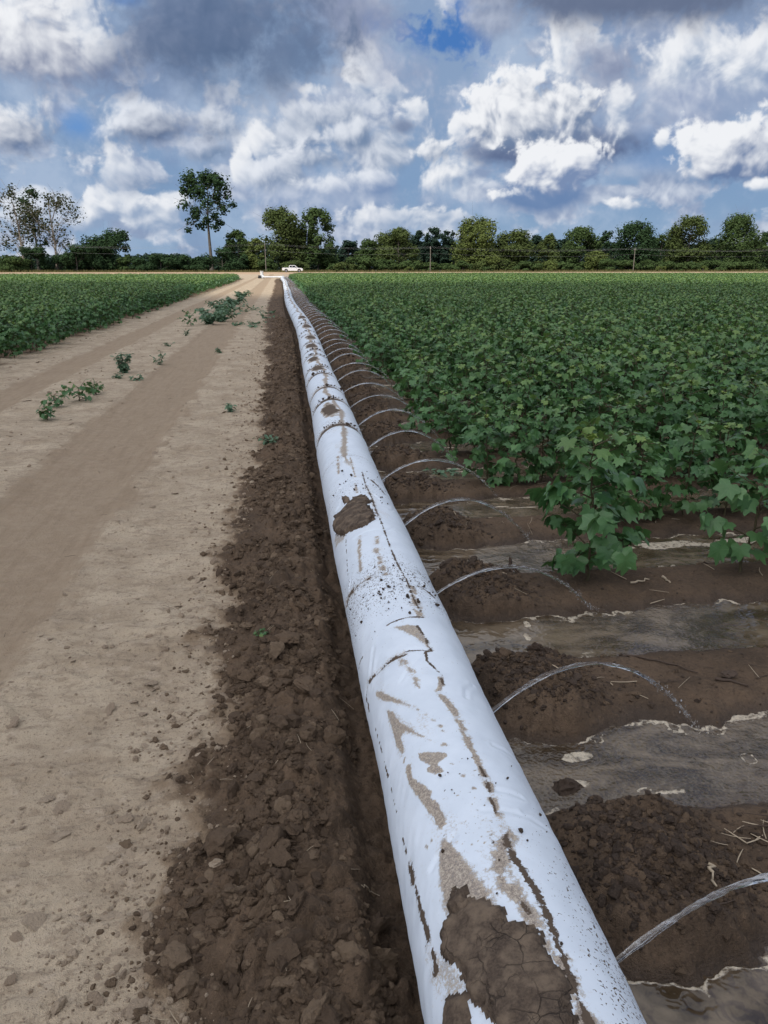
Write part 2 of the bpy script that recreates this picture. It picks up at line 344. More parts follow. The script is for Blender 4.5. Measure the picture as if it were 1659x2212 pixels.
class MB:
    """collects simple shapes into one mesh"""
    def __init__(self): self.v = []; self.f3 = []; self.f4 = []; self.n = 0
    def add(self, v, f):
        v = np.asarray(v, float); f = np.asarray(f, int) + self.n
        self.v.append(v); (self.f3 if f.shape[1] == 3 else self.f4).append(f); self.n += len(v)
    def tube(self, pts, rad, sides=6, cap=True):
        pts = np.asarray(pts, float); n = len(pts); rad = np.broadcast_to(np.asarray(rad, float), (n,))
        t = np.gradient(pts, axis=0); t /= np.linalg.norm(t, axis=1)[:, None] + 1e-9
        ref = np.array([0, 0, 1.0]) if abs(t[:, 2]).mean() < 0.8 else np.array([1.0, 0, 0])
        a = np.cross(t, ref); a /= np.linalg.norm(a, axis=1)[:, None] + 1e-9; b = np.cross(t, a)
        th = np.arange(sides) * 2 * np.pi / sides
        v = pts[:, None, :] + rad[:, None, None] * (np.cos(th)[None, :, None] * a[:, None, :] + np.sin(th)[None, :, None] * b[:, None, :])
        i = np.arange(n - 1)[:, None] * sides; j = np.arange(sides)[None, :]; k = (j + 1) % sides
        f = np.stack([i + j, i + k, i + k + sides, i + j + sides], -1).reshape(-1, 4)
        self.add(v.reshape(-1, 3), f)
        if cap:
            for s, r_ in ((0, 1), ((n - 1) * sides, -1)):
                ring = v.reshape(-1, 3)[s:s + sides]; c = ring.mean(0)
                tri = np.array([[sides, q, (q + 1) % sides][::r_] for q in range(sides)])
                self.add(np.vstack([ring, c]), tri)
    def box(self, c, s, rz=0.0):
        c = np.asarray(c, float); h = np.asarray(s, float) / 2
        v = np.array([[x, y, z] for z in (-1, 1) for y in (-1, 1) for x in (-1, 1)]) * h
        if rz: v[:, :2] = v[:, :2] @ np.array([[math.cos(rz), math.sin(rz)], [-math.sin(rz), math.cos(rz)]])
        self.add(v + c, [[0, 2, 3, 1], [4, 5, 7, 6], [0, 1, 5, 4], [2, 6, 7, 3], [0, 4, 6, 2], [1, 3, 7, 5]])
    def extrude_y(self, prof, y0, y1, inset=0.0):
        """closed profile in x-z, extruded along y"""
        p = np.asarray(prof, float); n = len(p); c = p.mean(0)
        v = np.vstack([np.column_stack([p[:, 0], np.full(n, y0), p[:, 1]]), np.column_stack([p[:, 0], np.full(n, y1), p[:, 1]])])
        self.add(v, [[i, (i + 1) % n, n + (i + 1) % n, n + i] for i in range(n)])
        for off, yy, d in ((0, y0, -1), (n, y1, 1)):
            vv = np.vstack([v[off:off + n], [c[0], yy, c[1]]])
            self.add(vv, [[n, i, (i + 1) % n][::d] for i in range(n)])
    def mesh(self, name, mats=(), smooth=False, attrs=None):
        fs = []
        if self.f4: fs.append(np.vstack(self.f4))
        if self.f3: fs.append(np.vstack(self.f3))
        return mk_mesh(name, np.vstack(self.v), fs, mats=mats, smooth=smooth, attrs=attrs)

# ------------------------------------------------------------------ materials
def material(name):
    m_ = bpy.data.materials.new(name); m_.use_nodes = True
    t = NT(m_.node_tree); p = m_.node_tree.nodes['Principled BSDF']
    return m_, t, p
def simple(name, col, rough=0.6, metal=0.0, var=0.15, scale=6.0, spec=0.3):
    m_, t, p = material(name)
    o = t.node('ShaderNodeTexCoord').outputs['Object']
    n = t.noise(o, scale, 5.0, 0.6)
    a = tuple(c * (1 - var) for c in col[:3]) + (1,); b = tuple(min(1, c * (1 + var)) for c in col[:3]) + (1,)
    t.put(p.inputs['Base Color'], t.mix(n, a, b)); p.inputs['Roughness'].default_value = rough; p.inputs['Metallic'].default_value = metal
    p.inputs['Specular IOR Level'].default_value = spec
    return m_
PALE = (0.50, 0.405, 0.292, 1); PALE2 = (0.385, 0.302, 0.212, 1); TYRE = (0.300, 0.222, 0.148, 1)
DARK = (0.140, 0.094, 0.060, 1); DARK2 = (0.082, 0.056, 0.037, 1)

# ground
mat_ground, t, p = material('soil')
ob = t.node('ShaderNodeTexCoord').outputs['Object']
wet, rut, damp, tone = t.attr('dark'), t.attr('rut'), t.attr('damp'), t.attr('tone')
nA = t.noise(ob, 2.3, 6.0, 0.6); nB = t.noise(ob, 14.0, 6.0, 0.65); nC = t.noise(ob, 70.0, 4.0, 0.7); nD = t.noise(ob, 260.0, 2.0, 0.6)
strk = t.noise(t.vm('MULTIPLY', ob, (9.0, 22.0, 9.0)), 1.0, 5.0, 0.65)
pale = t.mix(t.mapr(nA, 0.36, 0.66), PALE2, PALE)
pale = t.mix(t.mapr(strk, 0.50, 0.62, 0.0, 0.5), pale, (0.245, 0.185, 0.13, 1))
pale = t.mix(t.mapr(nB, 0.54, 0.66, 0.0, 0.6), pale, (0.52, 0.42, 0.315, 1))
pale = t.mix(t.mapr(nC, 0.54, 0.68, 0.0, 0.7), pale, (0.17, 0.125, 0.088, 1))
lng = t.noise(t.vm('MULTIPLY', ob, (16.0, 1.6, 1.0)), 1.0, 5.0, 0.6)
ty = t.mix(t.mapr(nB, 0.35, 0.65), TYRE, (0.345, 0.262, 0.18, 1))
ty = t.mix(t.mapr(nC, 0.5, 0.70, 0.0, 0.6), ty, (0.38, 0.285, 0.19, 1))
ty = t.mix(t.mapr(lng, 0.45, 0.65, 0.0, 0.40), ty, (0.235, 0.168, 0.108, 1))
rk = t.mapr(t.m('ADD', rut, t.m('ADD', t.m('MULTIPLY', t.m('SUBTRACT', nB, 0.5), 1.1), t.m('MULTIPLY', t.m('SUBTRACT', lng, 0.5), 1.0))), 0.22, 0.80)
dry = t.mix(t.m('MULTIPLY', rk, 0.85), pale, ty)
dk = t.mix(t.mapr(nA, 0.35, 0.65), DARK2, DARK)
dk = t.mix(t.mapr(nC, 0.54, 0.70, 0.0, 0.6), dk, (0.185, 0.125, 0.080, 1))
dk = t.mix(t.mapr(nC, 0.46, 0.34, 0.0, 0.6), dk, (0.040, 0.028, 0.020, 1))
dk = t.mix(t.mapr(nB, 0.55, 0.68, 0.0, 0.5), dk, (0.145, 0.096, 0.060, 1))
dk = t.mix(t.m('MULTIPLY', damp, 0.62), dk, (0.050, 0.036, 0.027, 1))
wk = t.mapr(t.m('ADD', wet, t.m('MULTIPLY', t.m('SUBTRACT', t.m('ADD', t.m('MULTIPLY', nB, 0.6), t.m('MULTIPLY', nC, 0.4)), 0.5), 1.0)), 0.40, 0.60)
half = t.mapr(t.m('ADD', wet, t.m('MULTIPLY', t.m('SUBTRACT', nB, 0.5), 0.9)), 0.10, 0.42)
dry = t.mix(t.m('MULTIPLY', half, 0.85), dry, t.mix(nC, (0.17, 0.115, 0.070, 1), (0.27, 0.195, 0.125, 1)))
colr = t.mix(wk, dry, dk)
colr = t.mix(t.m('MULTIPLY', tone, 1.0), colr, t.mix(nB, (0.36, 0.285, 0.205, 1), (0.28, 0.21, 0.15, 1)))
colr = t.mix(t.attr('grassy'), colr, (0.035, 0.045, 0.018, 1))
t.put(p.inputs['Base Color'], colr)
t.put(p.inputs['Roughness'], t.mapr(damp, 0.0, 1.0, 0.95, 0.34)); p.inputs['Specular IOR Level'].default_value = 0.25
hgt = t.m('ADD', t.m('ADD', t.m('MULTIPLY', nB, 0.55), t.m('MULTIPLY', nC, 0.3)), t.m('MULTIPLY', nD, 0.14))
t.put(p.inputs['Normal'], t.bump(hgt, 1.0, 0.030))

def clod_mat(name, c0, c1, rough=0.95):
    m_, t, p = material(name)
    ob = t.node('ShaderNodeTexCoord').outputs['Object']
    r_ = t.node('ShaderNodeNewGeometry').outputs['Random Per Island']
    n1 = t.noise(ob, 60.0, 5.0, 0.65)
    t.put(p.inputs['Base Color'], t.mix(t.m('ADD', t.m('MULTIPLY', r_, 0.6), t.m('MULTIPLY', n1, 0.4)), c0, c1))
    p.inputs['Roughness'].default_value = rough; p.inputs['Specular IOR Level'].default_value = 0.2
    t.put(p.inputs['Normal'], t.bump(t.noise(ob, 110.0, 5.0, 0.72), 1.0, 0.010))
    return m_
mat_clod = clod_mat('dark_soil_clods', (0.070, 0.048, 0.033, 1), (0.160, 0.110, 0.071, 1))
mat_clod_wet = clod_mat('wet_soil_clods', (0.050, 0.036, 0.027, 1), (0.095, 0.066, 0.047, 1), 0.7)
mat_clod_dry = clod_mat('dry_soil_clods', (0.26, 0.195, 0.138, 1), (0.44, 0.35, 0.255, 1))
mat_clod_mid = clod_mat('half_dry_soil_clods', (0.120, 0.084, 0.055, 1), (0.220, 0.158, 0.105, 1))

# ------------------------------------------------------------------ ground
ROW, Y_RIDGE, WATER_Z = 0.985, 3.62, -0.013
def jet_y(n): return 1.2 + ROW * n - 0.003 * n * 0
def pipe_x(y):
    y = np.asarray(y, float)
    return 0.44 + 0.045 * sst(4.5, 9, y) + 0.03 * sst(9, 15, y) - 0.03 * sst(17, 26, y) + 0.045 * np.sin((y - 9) / 5.3) * sst(9, 20, y) + 0.07 * np.sin(y / 9.0) * sst(25, 50, y)
def pipe_z(y):
    y = np.asarray(y, float)
    return 0.192 + 0.035 * np.sin((y - 14) / 4.1) * sst(12, 24, y) + 0.05 * np.sin(y / 11.0) * sst(30, 60, y)
def masks(x, y):
    n1 = fbm(x * 1.7, y * 1.7, 4, 11); n2 = fbm(x * 7, y * 7, 4, 23)
    px_ = pipe_x(y) - 0.44
    xx = x - px_
    bank = sst(-0.50, -0.14, xx + 0.24 * n1 + 0.12 * n2 - 0.05 * sst(3, 9, y) + 0.22 * sst(9, 20, y))
    dark = np.where(xx > 0.2, 1.0, bank)
    dark = np.maximum(dark, 0.62 * sst(-4.6, -5.3, x + 0.5 * n1))
    dark = np.where(y > 119, dark * (1 - sst(119, 124, y)), dark)
    rutR = sst(-2.25, -1.98, x + 0.12 * n1) * (1 - sst(-1.32, -1.02, x + 0.22 * n1))
    rutL = sst(-4.02, -3.85, x + 0.10 * n1) * (1 - sst(-3.45, -3.25, x + 0.10 * n1))
    rut = np.clip(np.maximum(rutR, rutL), 0, 1)
    return n1, n2, bank, dark, rut, xx
def ground_h(x, y):
    n1, n2, bank, dark, rut, xx = masks(x, y)
    near = 1 - sst(14, 30, y)
    n3 = fbm(x * 28, y * 28, 3, 41)
    flake = billow(x * 6.0, y * 9.0, 4, 51)
    pl1 = fbm(x * 4.2, y * 7.5, 5, 61); plate = (sst(0.0, 0.10, pl1) + .6 * sst(.25, .33, pl1)) * 0.009 * (0.4 + sst(-.2, .3, n1))          # lifted crust plates
    z = 0.016 * n1 * (1 - rut) - 0.028 * rut + 0.012 * n2 * (1 - 0.6 * rut) + near * (0.012 * flake * (1 - 0.7 * rut) + 0.004 * n3 + plate * (1 - rut))
    z = z + 0.012 * np.exp(-((x + 2.1) / 0.09) ** 2) * (1 + n2) + 0.012 * np.exp(-((x + 1.2) / 0.1) ** 2) * (1 + n2)
    # loose bank left of the pipe
    w1, w2, wid = worley(x * 11, y * 11, 71)
    v1, v2, vid = worley(x * 27, y * 27, 73)
    clod = 0.050 * sst(0.0, 0.35, w2 - w1) * wid ** 1.5 * np.clip(0.75 - w1, 0, 1) * 1.4 + 0.020 * sst(0, .3, v2 - v1) * (0.2 + vid) * np.clip(.8 - v1, 0, 1)
    zb = 0.055 * np.exp(-((xx + 0.02) / 0.17) ** 2) * (1 + 0.8 * n1) + 0.020 * n2 + clod * 1.25 + 0.006 * n3
    zb = zb - 0.085 * sst(0.13, 0.22, xx)
    z = np.where(xx < 0.45, z * (1 - bank) + (z * 0.4 + zb) * bank, z)
    # furrows and levees on the right
    c = np.cos(2 * np.pi * (y - Y_RIDGE + 0.10 * n1 + 0.045 * n2) / ROW)
    prof = np.tanh(2.0 * c) / math.tanh(2.0)
    zr = 0.042 * prof - 0.008 + 0.026 * n1 + 0.018 * n2 + 0.006 * n3 + 0.012 * billow(x * 13, y * 13, 4, 91)
    lev = np.exp(-((xx - 0.95 - 0.10 * n1) / 0.155) ** 2) * sst(-0.45, 0.25, c + 0.25 * n1)
    lv2 = np.tanh(1.9 * lev) * (0.058 + 0.075 * n1 + 0.055 * n2 + 0.035 * fbm(x * 11, y * 11, 3, 97))
    zr = zr + np.maximum(lv2, 0) + np.tanh(2 * lev) * clod * 0.9
    gut = (1 - sst(0.66, 0.80, xx + 0.02 * n2))
    zr = zr * (1 - gut) + gut * (-0.035 + 0.012 * n2)
    z = np.where(xx >= 0.45, zr, z)
    # field soil on the left
    lf = sst(-4.7, -5.4, x)
    z = z + lf * 0.04 * np.cos(2 * np.pi * (y - 0.3) / ROW)
    flat = sst(118, 123, y) + 0 * x
    z = z * (1 - flat) + flat * (0.05 * fbm(x * 0.2, y * 0.2, 2, 5))
    z = z * (1 - sst(30, 60, np.abs(x)))
    return z, dark, rut, c, xx, n1, n2
def axis(segs):
    out = [segs[0][0]]
    for a, b, s0, gr in segs:
        v = out[-1]; s = s0
        while v < b: v += s; s *= gr; out.append(min(v, b))
    return np.array(sorted(set(out)))
gx = np.concatenate([-axis([(1.0, 2500, 0.012, 1.022)])[::-1], axis([(-1.0, 2.3, 0.0095, 1.0), (2.3, 2500, 0.011, 1.03)])[1:]])
gy = np.concatenate([-axis([(-0.5, 60, 0.1, 1.15)])[::-1][:-1], axis([(0.5, 0.85, 0.05, 1.0), (0.85, 1.9, 0.0085, 1.0), (1.9, 14, 0.0085, 1.0042), (14, 130, 0.06, 1.006), (130, 4000, 0.5, 1.05)])])
GX, GY = np.meshgrid(gx, gy)
GZ, dark, rut, cph, xx, n1, n2 = ground_h(GX, GY)
grassy = sst(246, 250, GY) + 0 * GX
damp = np.where(xx > 0.55, sst(0.030, -0.012, GZ) * 0.9 + 0.1, 0.0) * (GX < 200)
tone = np.zeros_like(GX)
edge_b = np.exp(-((dark - 0.35) / 0.22) ** 2) * (xx < 0)
tone = np.clip(edge_b * sst(0.1, 0.5, fbm(GX * 9, GY * 9, 3, 131)), 0, 1) * 0.8
me = mk_mesh('ground', np.column_stack([GX.ravel(), GY.ravel(), GZ.ravel()]), grid_faces(len(gx), len(gy)),
             {'dark': dark, 'rut': rut, 'damp': damp, 'tone': tone, 'grassy': grassy}, mats=(mat_ground,))
tag(link('ground', me), kind='structure')
def hz(x, y):
    return ground_h(np.atleast_1d(np.asarray(x, float)), np.atleast_1d(np.asarray(y, float)))[0]

# far dirt road across the end of the fields
mat_road, t, p = material('pale_dirt_road')
ob = t.node('ShaderNodeTexCoord').outputs['Object']
n = t.noise(ob, 0.35, 6.0, 0.65)
t.put(p.inputs['Base Color'], t.mix(n, (0.34, 0.22, 0.13, 1), (0.46, 0.34, 0.23, 1))); p.inputs['Roughness'].default_value = 0.95
rx = np.arange(-260, 420, 2.0); ry = np.linspace(196, 246, 26)
RX, RY = np.meshgrid(rx, ry)
RZ = 0.16 + 0.10 * (1 - np.abs((RY - 221) / 25) ** 2) + 0.03 * fbm(RX * .3, RY * .3, 3, 3)
RZ[0] = RZ[-1] = -0.1
tag(link('dirt_road', mk_mesh('dirt_road', np.column_stack([RX.ravel(), RY.ravel(), RZ.ravel()]), grid_faces(len(rx), len(ry)), mats=(mat_road,))), kind='structure')

# ------------------------------------------------------------------ standing water
mat_water, t, p = material('muddy_water')
ob = t.node('ShaderNodeTexCoord').outputs['Object']
dep, foam_a, stir = t.attr('depth'), t.attr('foam'), t.attr('stir')
w1 = t.noise(ob, 9.0, 4.0, 0.6, 1.2); w2 = t.noise(ob, 45.0, 4.0, 0.65)
plume_refl = t.noise(t.vm('MULTIPLY', ob, (1.6, 3.2, 1.0)), 1.0, 4.0, 0.55, 1.6)  # sediment patches; their tones also imitate dark and bright reflections
mud = t.mix(t.mapr(t.m('ADD', t.m('MULTIPLY', plume_refl, .75), t.m('MULTIPLY', w1, .25)), 0.38, 0.60), (0.050, 0.034, 0.019, 1), (0.172, 0.130, 0.086, 1))
mud = t.mix(t.mapr(dep, 0.0, 0.03), (0.070, 0.047, 0.028, 1), mud)
sw = t.noise(t.vm('MULTIPLY', ob, (5.0, 9.0, 1.0)), 1.0, 7.0, 0.62, 2.6)
mud = t.mix(t.m('MULTIPLY', t.mapr(t.m('ABSOLUTE', t.m('SUBTRACT', sw, 0.5)), 0.0, 0.035, 1.0, 0.0), t.m('MULTIPLY', stir, 0.22)), mud, (0.34, 0.30, 0.25, 1))
fe = t.m('ADD', dep, t.m('MULTIPLY', t.m('SUBTRACT', t.noise(ob, 26.0, 5.0, 0.65), 0.5), 0.022))
fw_ = t.m('ADD', 0.003, t.m('MULTIPLY', t.mapr(t.noise(ob, 7.0, 4.0, 0.65), 0.42, 0.72), 0.026))
shore = t.m('MULTIPLY', t.mapr(fe, 0.001, 0.0035), t.mapr(fe, t.m('MULTIPLY', fw_, 0.5), fw_, 1.0, 0.0))
shore = t.m('MULTIPLY', shore, t.mapr(t.m('ADD', t.noise(ob, 3.6, 4.0, 0.6), t.m('MULTIPLY', t.attr('lip'), 0.16)), 0.50, 0.60))
fo = t.m('MAXIMUM', shore, t.mapr(t.m('ADD', foam_a, t.m('MULTIPLY', t.m('SUBTRACT', w2, 0.5), 0.7)), 0.45, 0.6))
bub = t.voro(ob, 160.0)
fcol = t.mix(t.mapr(bub, 0.1, 0.6), (0.62, 0.55, 0.43, 1), (0.50, 0.42, 0.31, 1))
fo = t.m('MULTIPLY', fo, t.mapr(t.noise(ob, 55.0, 3.0, 0.6), 0.34, 0.54, 0.25, 1.0))
t.put(p.inputs['Base Color'], t.mix(fo, mud, fcol))
t.put(p.inputs['Roughness'], t.mapr(fo, 0.0, 1.0, 0.035, 0.75)); p.inputs['IOR'].default_value = 1.45; p.inputs['Specular IOR Level'].default_value = 1.0
rip = t.m('ADD', t.m('ADD', t.m('MULTIPLY', t.noise(ob, 7.0, 1.0, 0.4, 1.5), 1.1), t.m('MULTIPLY', t.noise(ob, 20.0, 1.0, 0.4, 1.2), 0.45)), t.m('MULTIPLY', t.noise(ob, 70.0, 1.0, 0.4), t.m('ADD', 0.02, t.m('MULTIPLY', stir, 0.95))))
t.put(p.inputs['Normal'], t.bump(t.m('ADD', rip, t.m('MULTIPLY', fo, 0.5)), 0.7, 0.010))
wx = axis([(0.60, 3.2, 0.011, 1.0), (3.2, 10, 0.012, 1.03)])
wy = axis([(0.80, 5.0, 0.011, 1.0), (5.0, 30, 0.012, 1.006)])
WX, WY = np.meshgrid(wx, wy)
wz, _, _, wc, wxx, wn1, wn2 = ground_h(WX, WY)
depth = WATER_Z - wz
foam = np.zeros_like(WX)
fb = fbm(WX * 6, WY * 11, 4, 211)
def blob(cx, cy, rx_, ry_, k=1.0): return k * np.clip(1.15 - np.hypot((WX - cx) / rx_, (WY - cy) / ry_) + 0.9 * fb, 0, 1)
def ring(cx, cy, r_, k=1.0):
    d = np.hypot(WX - cx, (WY - cy) * 0.8) + 0.05 * fb
    return k * np.clip(1.0 - np.abs(d - r_) / 0.012, 0, 1)
for a in ((0.98, 2.21, 0.075, 0.035), (0.90, 2.07, 0.07, 0.025, 0.8), (1.20, 1.99, 0.10, 0.02, .7), (1.55, 3.40, 0.10, 0.028), (1.30, 3.42, 0.06, 0.018, .8),
          (2.35, 4.22, 0.38, 0.09, 1.0), (2.9, 4.25, .35, .08, .9), (1.12, 3.27, 0.03, 0.07, .8), (1.08, 3.14, 0.02, 0.06, .7), (1.55, 2.50, 0.10, 0.015, .9), (1.75, 2.5, 0.12, 0.015, .9), (0.72, 5.6, 0.06, 0.25, .9)):
    foam = np.maximum(foam, blob(*a))
rr = np.random.RandomState(5)
for _ in range(12): foam = np.maximum(foam, ring(rr.uniform(0.85, 1.9), rr.choice([2.03, 2.1, 2.18, 2.3]) + rr.uniform(-.05, .05), rr.uniform(0.012, 0.035), 0.75))
for k in range(4, 28):
    yk = jet_y(k)
    for _ in range(3): foam = np.maximum(foam, blob(rr.uniform(.95, 1.7), yk + rr.uniform(-.2, .2), rr.uniform(.08, .25), rr.uniform(.01, .03), .9))
stir = np.zeros_like(WX)
for n in range(0, 30):
    yj = jet_y(n) + 0.15; d = np.hypot(WX - 1.62, (WY - yj) * 1.1)
    stir = np.maximum(stir, np.exp(-(d / 0.42) ** 2))
stir = np.maximum(stir, 0.7 * ((WY > 1.9) & (WY < 2.6)))
lip = sst(0.0, 0.3, wc + 0.9) * (np.sin((WY - Y_RIDGE) / ROW * 2 * np.pi) < 0)
fmin = np.maximum.reduce([depth[:-1, :-1], depth[1:, :-1], depth[:-1, 1:], depth[1:, 1:]]) > -0.006
# surface heaps up slightly where the jets strike
wzz = np.full_like(WX, WATER_Z)
for n in range(0, 8):
    yj = jet_y(n) + 0.16; d = np.hypot(WX - 1.53, WY - yj)
    wzz += 0.004 * np.sin(d * 95) * np.exp(-(d / 0.16) ** 2)
me = mk_mesh('furrow_water', np.column_stack([WX.ravel(), WY.ravel(), wzz.ravel()]), grid_faces(len(wx), len(wy), fmin),
             {'depth': depth, 'foam': foam, 'stir': stir, 'lip': lip}, mats=(mat_water,))
tag(link('furrow_water', me), kind='structure')
# ------------------------------------------------------------------ loose clods
def ico(sub):
    import bmesh
    bm = bmesh.new(); bmesh.ops.create_icosphere(bm, subdivisions=sub, radius=1.0)
    v = np.array([q.co[:] for q in bm.verts]); f = np.array([[w.index for w in q.verts] for q in bm.faces]); bm.free()
    return v, f
def n3d(v, s, seed):
    return (perlin(v[:, 0] * s + seed, v[:, 1] * s + v[:, 2] * 0.7 * s, seed) + perlin(v[:, 1] * s - seed, v[:, 2] * s + v[:, 0] * 0.7 * s, seed + 3)
            + perlin(v[:, 2] * s + 2 * seed, v[:, 0] * s + v[:, 1] * 0.7 * s, seed + 9)) / 3
def clod_protos(sub, k, seed):
    v, f = ico(sub); out = []
    rs = np.random.RandomState(seed)
    for i in range(k):
        r_ = 1 + 0.60 * n3d(v, 0.9, seed + i) + 0.50 * n3d(v, 2.1, seed + 40 + i) + (0.42 * n3d(v, 4.3, seed + 80 + i) if sub > 1 else 0) + (0.34 * n3d(v, 8.5, seed + 90 + i) if sub > 2 else 0)
        w = v * r_[:, None]
        for _ in range(4):                                   # broken facets
            nrm = rs.normal(size=3); nrm /= np.linalg.norm(nrm); d = rs.uniform(0.42, 0.80)
            ex = np.clip(w @ nrm - d, 0, None); w = w - ex[:, None] * nrm * 0.7
        w = w * np.array([1.0, rs.uniform(.7, 1.0), rs.uniform(.6, .92)])
        out.append(w)
    return out, f
def rotmats(n, rs):
    q = rs.normal(size=(n, 4)); q /= np.linalg.norm(q, axis=1)[:, None]; w, x, y, z = q.T
    return np.stack([1 - 2 * (y * y + z * z), 2 * (x * y - z * w), 2 * (x * z + y * w), 2 * (x * y + z * w), 1 - 2 * (x * x + z * z), 2 * (y * z - x * w),
                     2 * (x * z - y * w), 2 * (y * z + x * w), 1 - 2 * (x * x + y * y)], -1).reshape(n, 3, 3)
def scatter_clods(name, xs, ys, rad, zoff, mats, matsel, seed, thin=None):
    rs = np.random.RandomState(seed); n = len(xs)
    zs = hz(xs, ys) + zoff * rad
    V = []; F = []; M = []; base = 0
    big_ = (rad > 0.013) & (ys < 4.5)
    for sub, sel in ((3, big_), (2, (rad > 0.009) & ~big_), (1, (rad <= 0.009) & ~big_)):
        pr, f = clod_protos(sub, 9, 31 + 13 * sub)
        idx = np.nonzero(sel)[0]; which = rs.randint(0, len(pr), len(idx))
        for w in range(len(pr)):
            ii = idx[which == w]
            if not len(ii): continue
            A = rotmats(len(ii), rs)
            v = np.einsum('nij,kj->nki', A, pr[w]) * rad[ii][:, None, None]
            v[:, :, 2] *= 0.85
            if thin:
                v[:, :, 2] *= thin; tl = rs.normal(0, .22, (len(ii), 2)); v[:, :, 2] += v[:, :, 0] * tl[:, :1] + v[:, :, 1] * tl[:, 1:]
            v += np.stack([xs[ii], ys[ii], zs[ii]], -1)[:, None, :]
            V.append(v.reshape(-1, 3)); k = pr[w].shape[0]
            F.append((f[None] + (np.arange(len(ii)) * k)[:, None, None] + base).reshape(-1, 3)); base += k * len(ii)
            M.append(np.repeat(matsel[ii], len(f)))
    return mk_mesh(name, np.vstack(V), np.vstack(F), mats=mats, smooth=False, face_mat=np.concatenate(M))
rs = np.random.RandomState(12)
def bank_pts(n):
    u = rs.rand(n); y = 0.75 * (26 / 0.75) ** (u ** 1.25)
    x = rs.normal(-0.05, 0.16, n) + (pipe_x(y) - 0.44)
    _, _, bk, dk, _, xx_ = masks(x, y)
    dens = fbm(x * 3.3, y * 2.2, 3, 301)
    ok = (xx_ < 0.21) & (bk > 0.35) & (rs.rand(n) < np.clip(0.45 + 2.4 * dens, 0.05, 1))
    return x[ok], y[ok]
x1, y1 = bank_pts(46000)
r1 = np.exp(rs.normal(math.log(0.0078), 0.66, len(x1))) * (0.85 + 0.05 * np.minimum(y1, 12)); r1 = np.clip(r1, 0.003, 0.046)
sel1 = rs.choice([0, 0, 0, 0, 0, 0, 1], len(x1))
me = scatter_clods('soil_clods', x1, y1, r1, 0.05, (mat_clod, mat_clod_mid), sel1, 3)
tag(link('soil_clods', me), 'loose dark soil clods heaped along the left side of the white pipe', 'soil clods', kind='stuff')
# crumbs at the dry edge of the bank and over the track
n = 13000
yb = 0.75 * (30 / 0.75) ** rs.rand(n); xb = np.where(rs.rand(n) < 0.62, rs.normal(-0.36, 0.17, n), rs.uniform(-4.8, -0.3, n))
_, _, bk, _, rt_, _ = masks(xb, yb)
ok = (bk < 0.75) & (rs.rand(n) < np.clip(0.75 - rt_ * 0.65 + 1.2 * fbm(xb * 2.5, yb * 2.5, 3, 401), 0, 1)) & (np.hypot(xb, yb) > 0.9)
xb, yb = xb[ok], yb[ok]
rb_ = np.clip(np.exp(rs.normal(math.log(0.0048), 0.62, len(xb))), 0.002, 0.026) * (0.8 + 0.04 * np.minimum(yb, 12))
me = scatter_clods('dry_crumbs', xb, yb, rb_, 0.15, (mat_clod_dry, mat_clod_mid), np.where((xb > -.55) & (rs.rand(len(xb)) < .4), 1, 0), 5)
tag(link('dry_crumbs', me), 'pale dry soil crumbs scattered over the track edge', 'soil crumbs', kind='stuff')
n = 5200
yf = 0.8 * (30 / 0.8) ** rs.rand(n); xf = np.where(rs.rand(n) < .45, rs.choice([-1.12, -2.12, -3.30, -4.05, -0.5], n) + rs.normal(0, .10, n), rs.uniform(-4.9, -.35, n))
_, _, bk, _, rt_, _ = masks(xf, yf)
ok = (bk < .6) & (rt_ < .75) & (rs.rand(n) < np.clip(.45 + 1.6 * fbm(xf * 1.8, yf * 2.6, 3, 411), 0, 1))
xf, yf = xf[ok], yf[ok]; rf_ = np.clip(np.exp(rs.normal(math.log(0.011), .55, len(xf))), .005, .034) * (.8 + .04 * np.minimum(yf, 14))
me = scatter_clods('crust_flakes', xf, yf, rf_, 0.10, (mat_clod_dry, mat_clod_mid), np.zeros(len(xf), int), 15, thin=.22)
tag(link('crust_flakes', me), 'curled flakes of pale dry crust lying over the bare track', 'crust flakes', kind='stuff')
n = 12000
yr = 0.8 * (11 / 0.8) ** rs.rand(n); xr = rs.uniform(.8, 4.0, n); zr_ = hz(xr, yr)
ok = (zr_ > -.004) & (rs.rand(n) < np.clip(.5 + 1.6 * fbm(xr * 3, yr * 3, 3, 421), .05, 1)); xr, yr = xr[ok], yr[ok]
rr_c = np.clip(np.exp(rs.normal(math.log(0.0042), .55, len(xr))), .0018, .018)
me = scatter_clods('ridge_crumbs', xr, yr, rr_c, 0.05, (mat_clod_wet, mat_clod), rs.choice([0, 1], len(xr)), 17)
tag(link('ridge_crumbs', me), 'small damp soil crumbs scattered on the brown ridges between the flooded furrows', 'soil crumbs', kind='stuff')
# wet clods on the levees right of the pipe
n = 34000
yl = 0.72 * (18 / 0.72) ** rs.rand(n); xl = rs.normal(0.97, 0.14, n) + (pipe_x(yl) - 0.44)
cl = np.cos(2 * np.pi * (yl - Y_RIDGE) / ROW)
zl = hz(xl, yl)
ok = (zl > 0.012) & (rs.rand(n) < np.clip(0.2 + 0.9 * cl, 0, 1)) & (xl - pipe_x(yl) > 0.24)
xl, yl = xl[ok], yl[ok]
rl = np.clip(np.exp(rs.normal(math.log(0.0066), 0.55, len(xl))), 0.003, 0.034) * (0.85 + 0.03 * np.minimum(yl, 12))
me = scatter_clods('wet_clods', xl, yl, rl, 0.1, (mat_clod_wet, mat_clod), rs.choice([0, 0, 1], len(xl)), 8)
tag(link('wet_clods', me), 'wet dark clods heaped in small levees right of the white pipe', 'wet clods', kind='stuff')
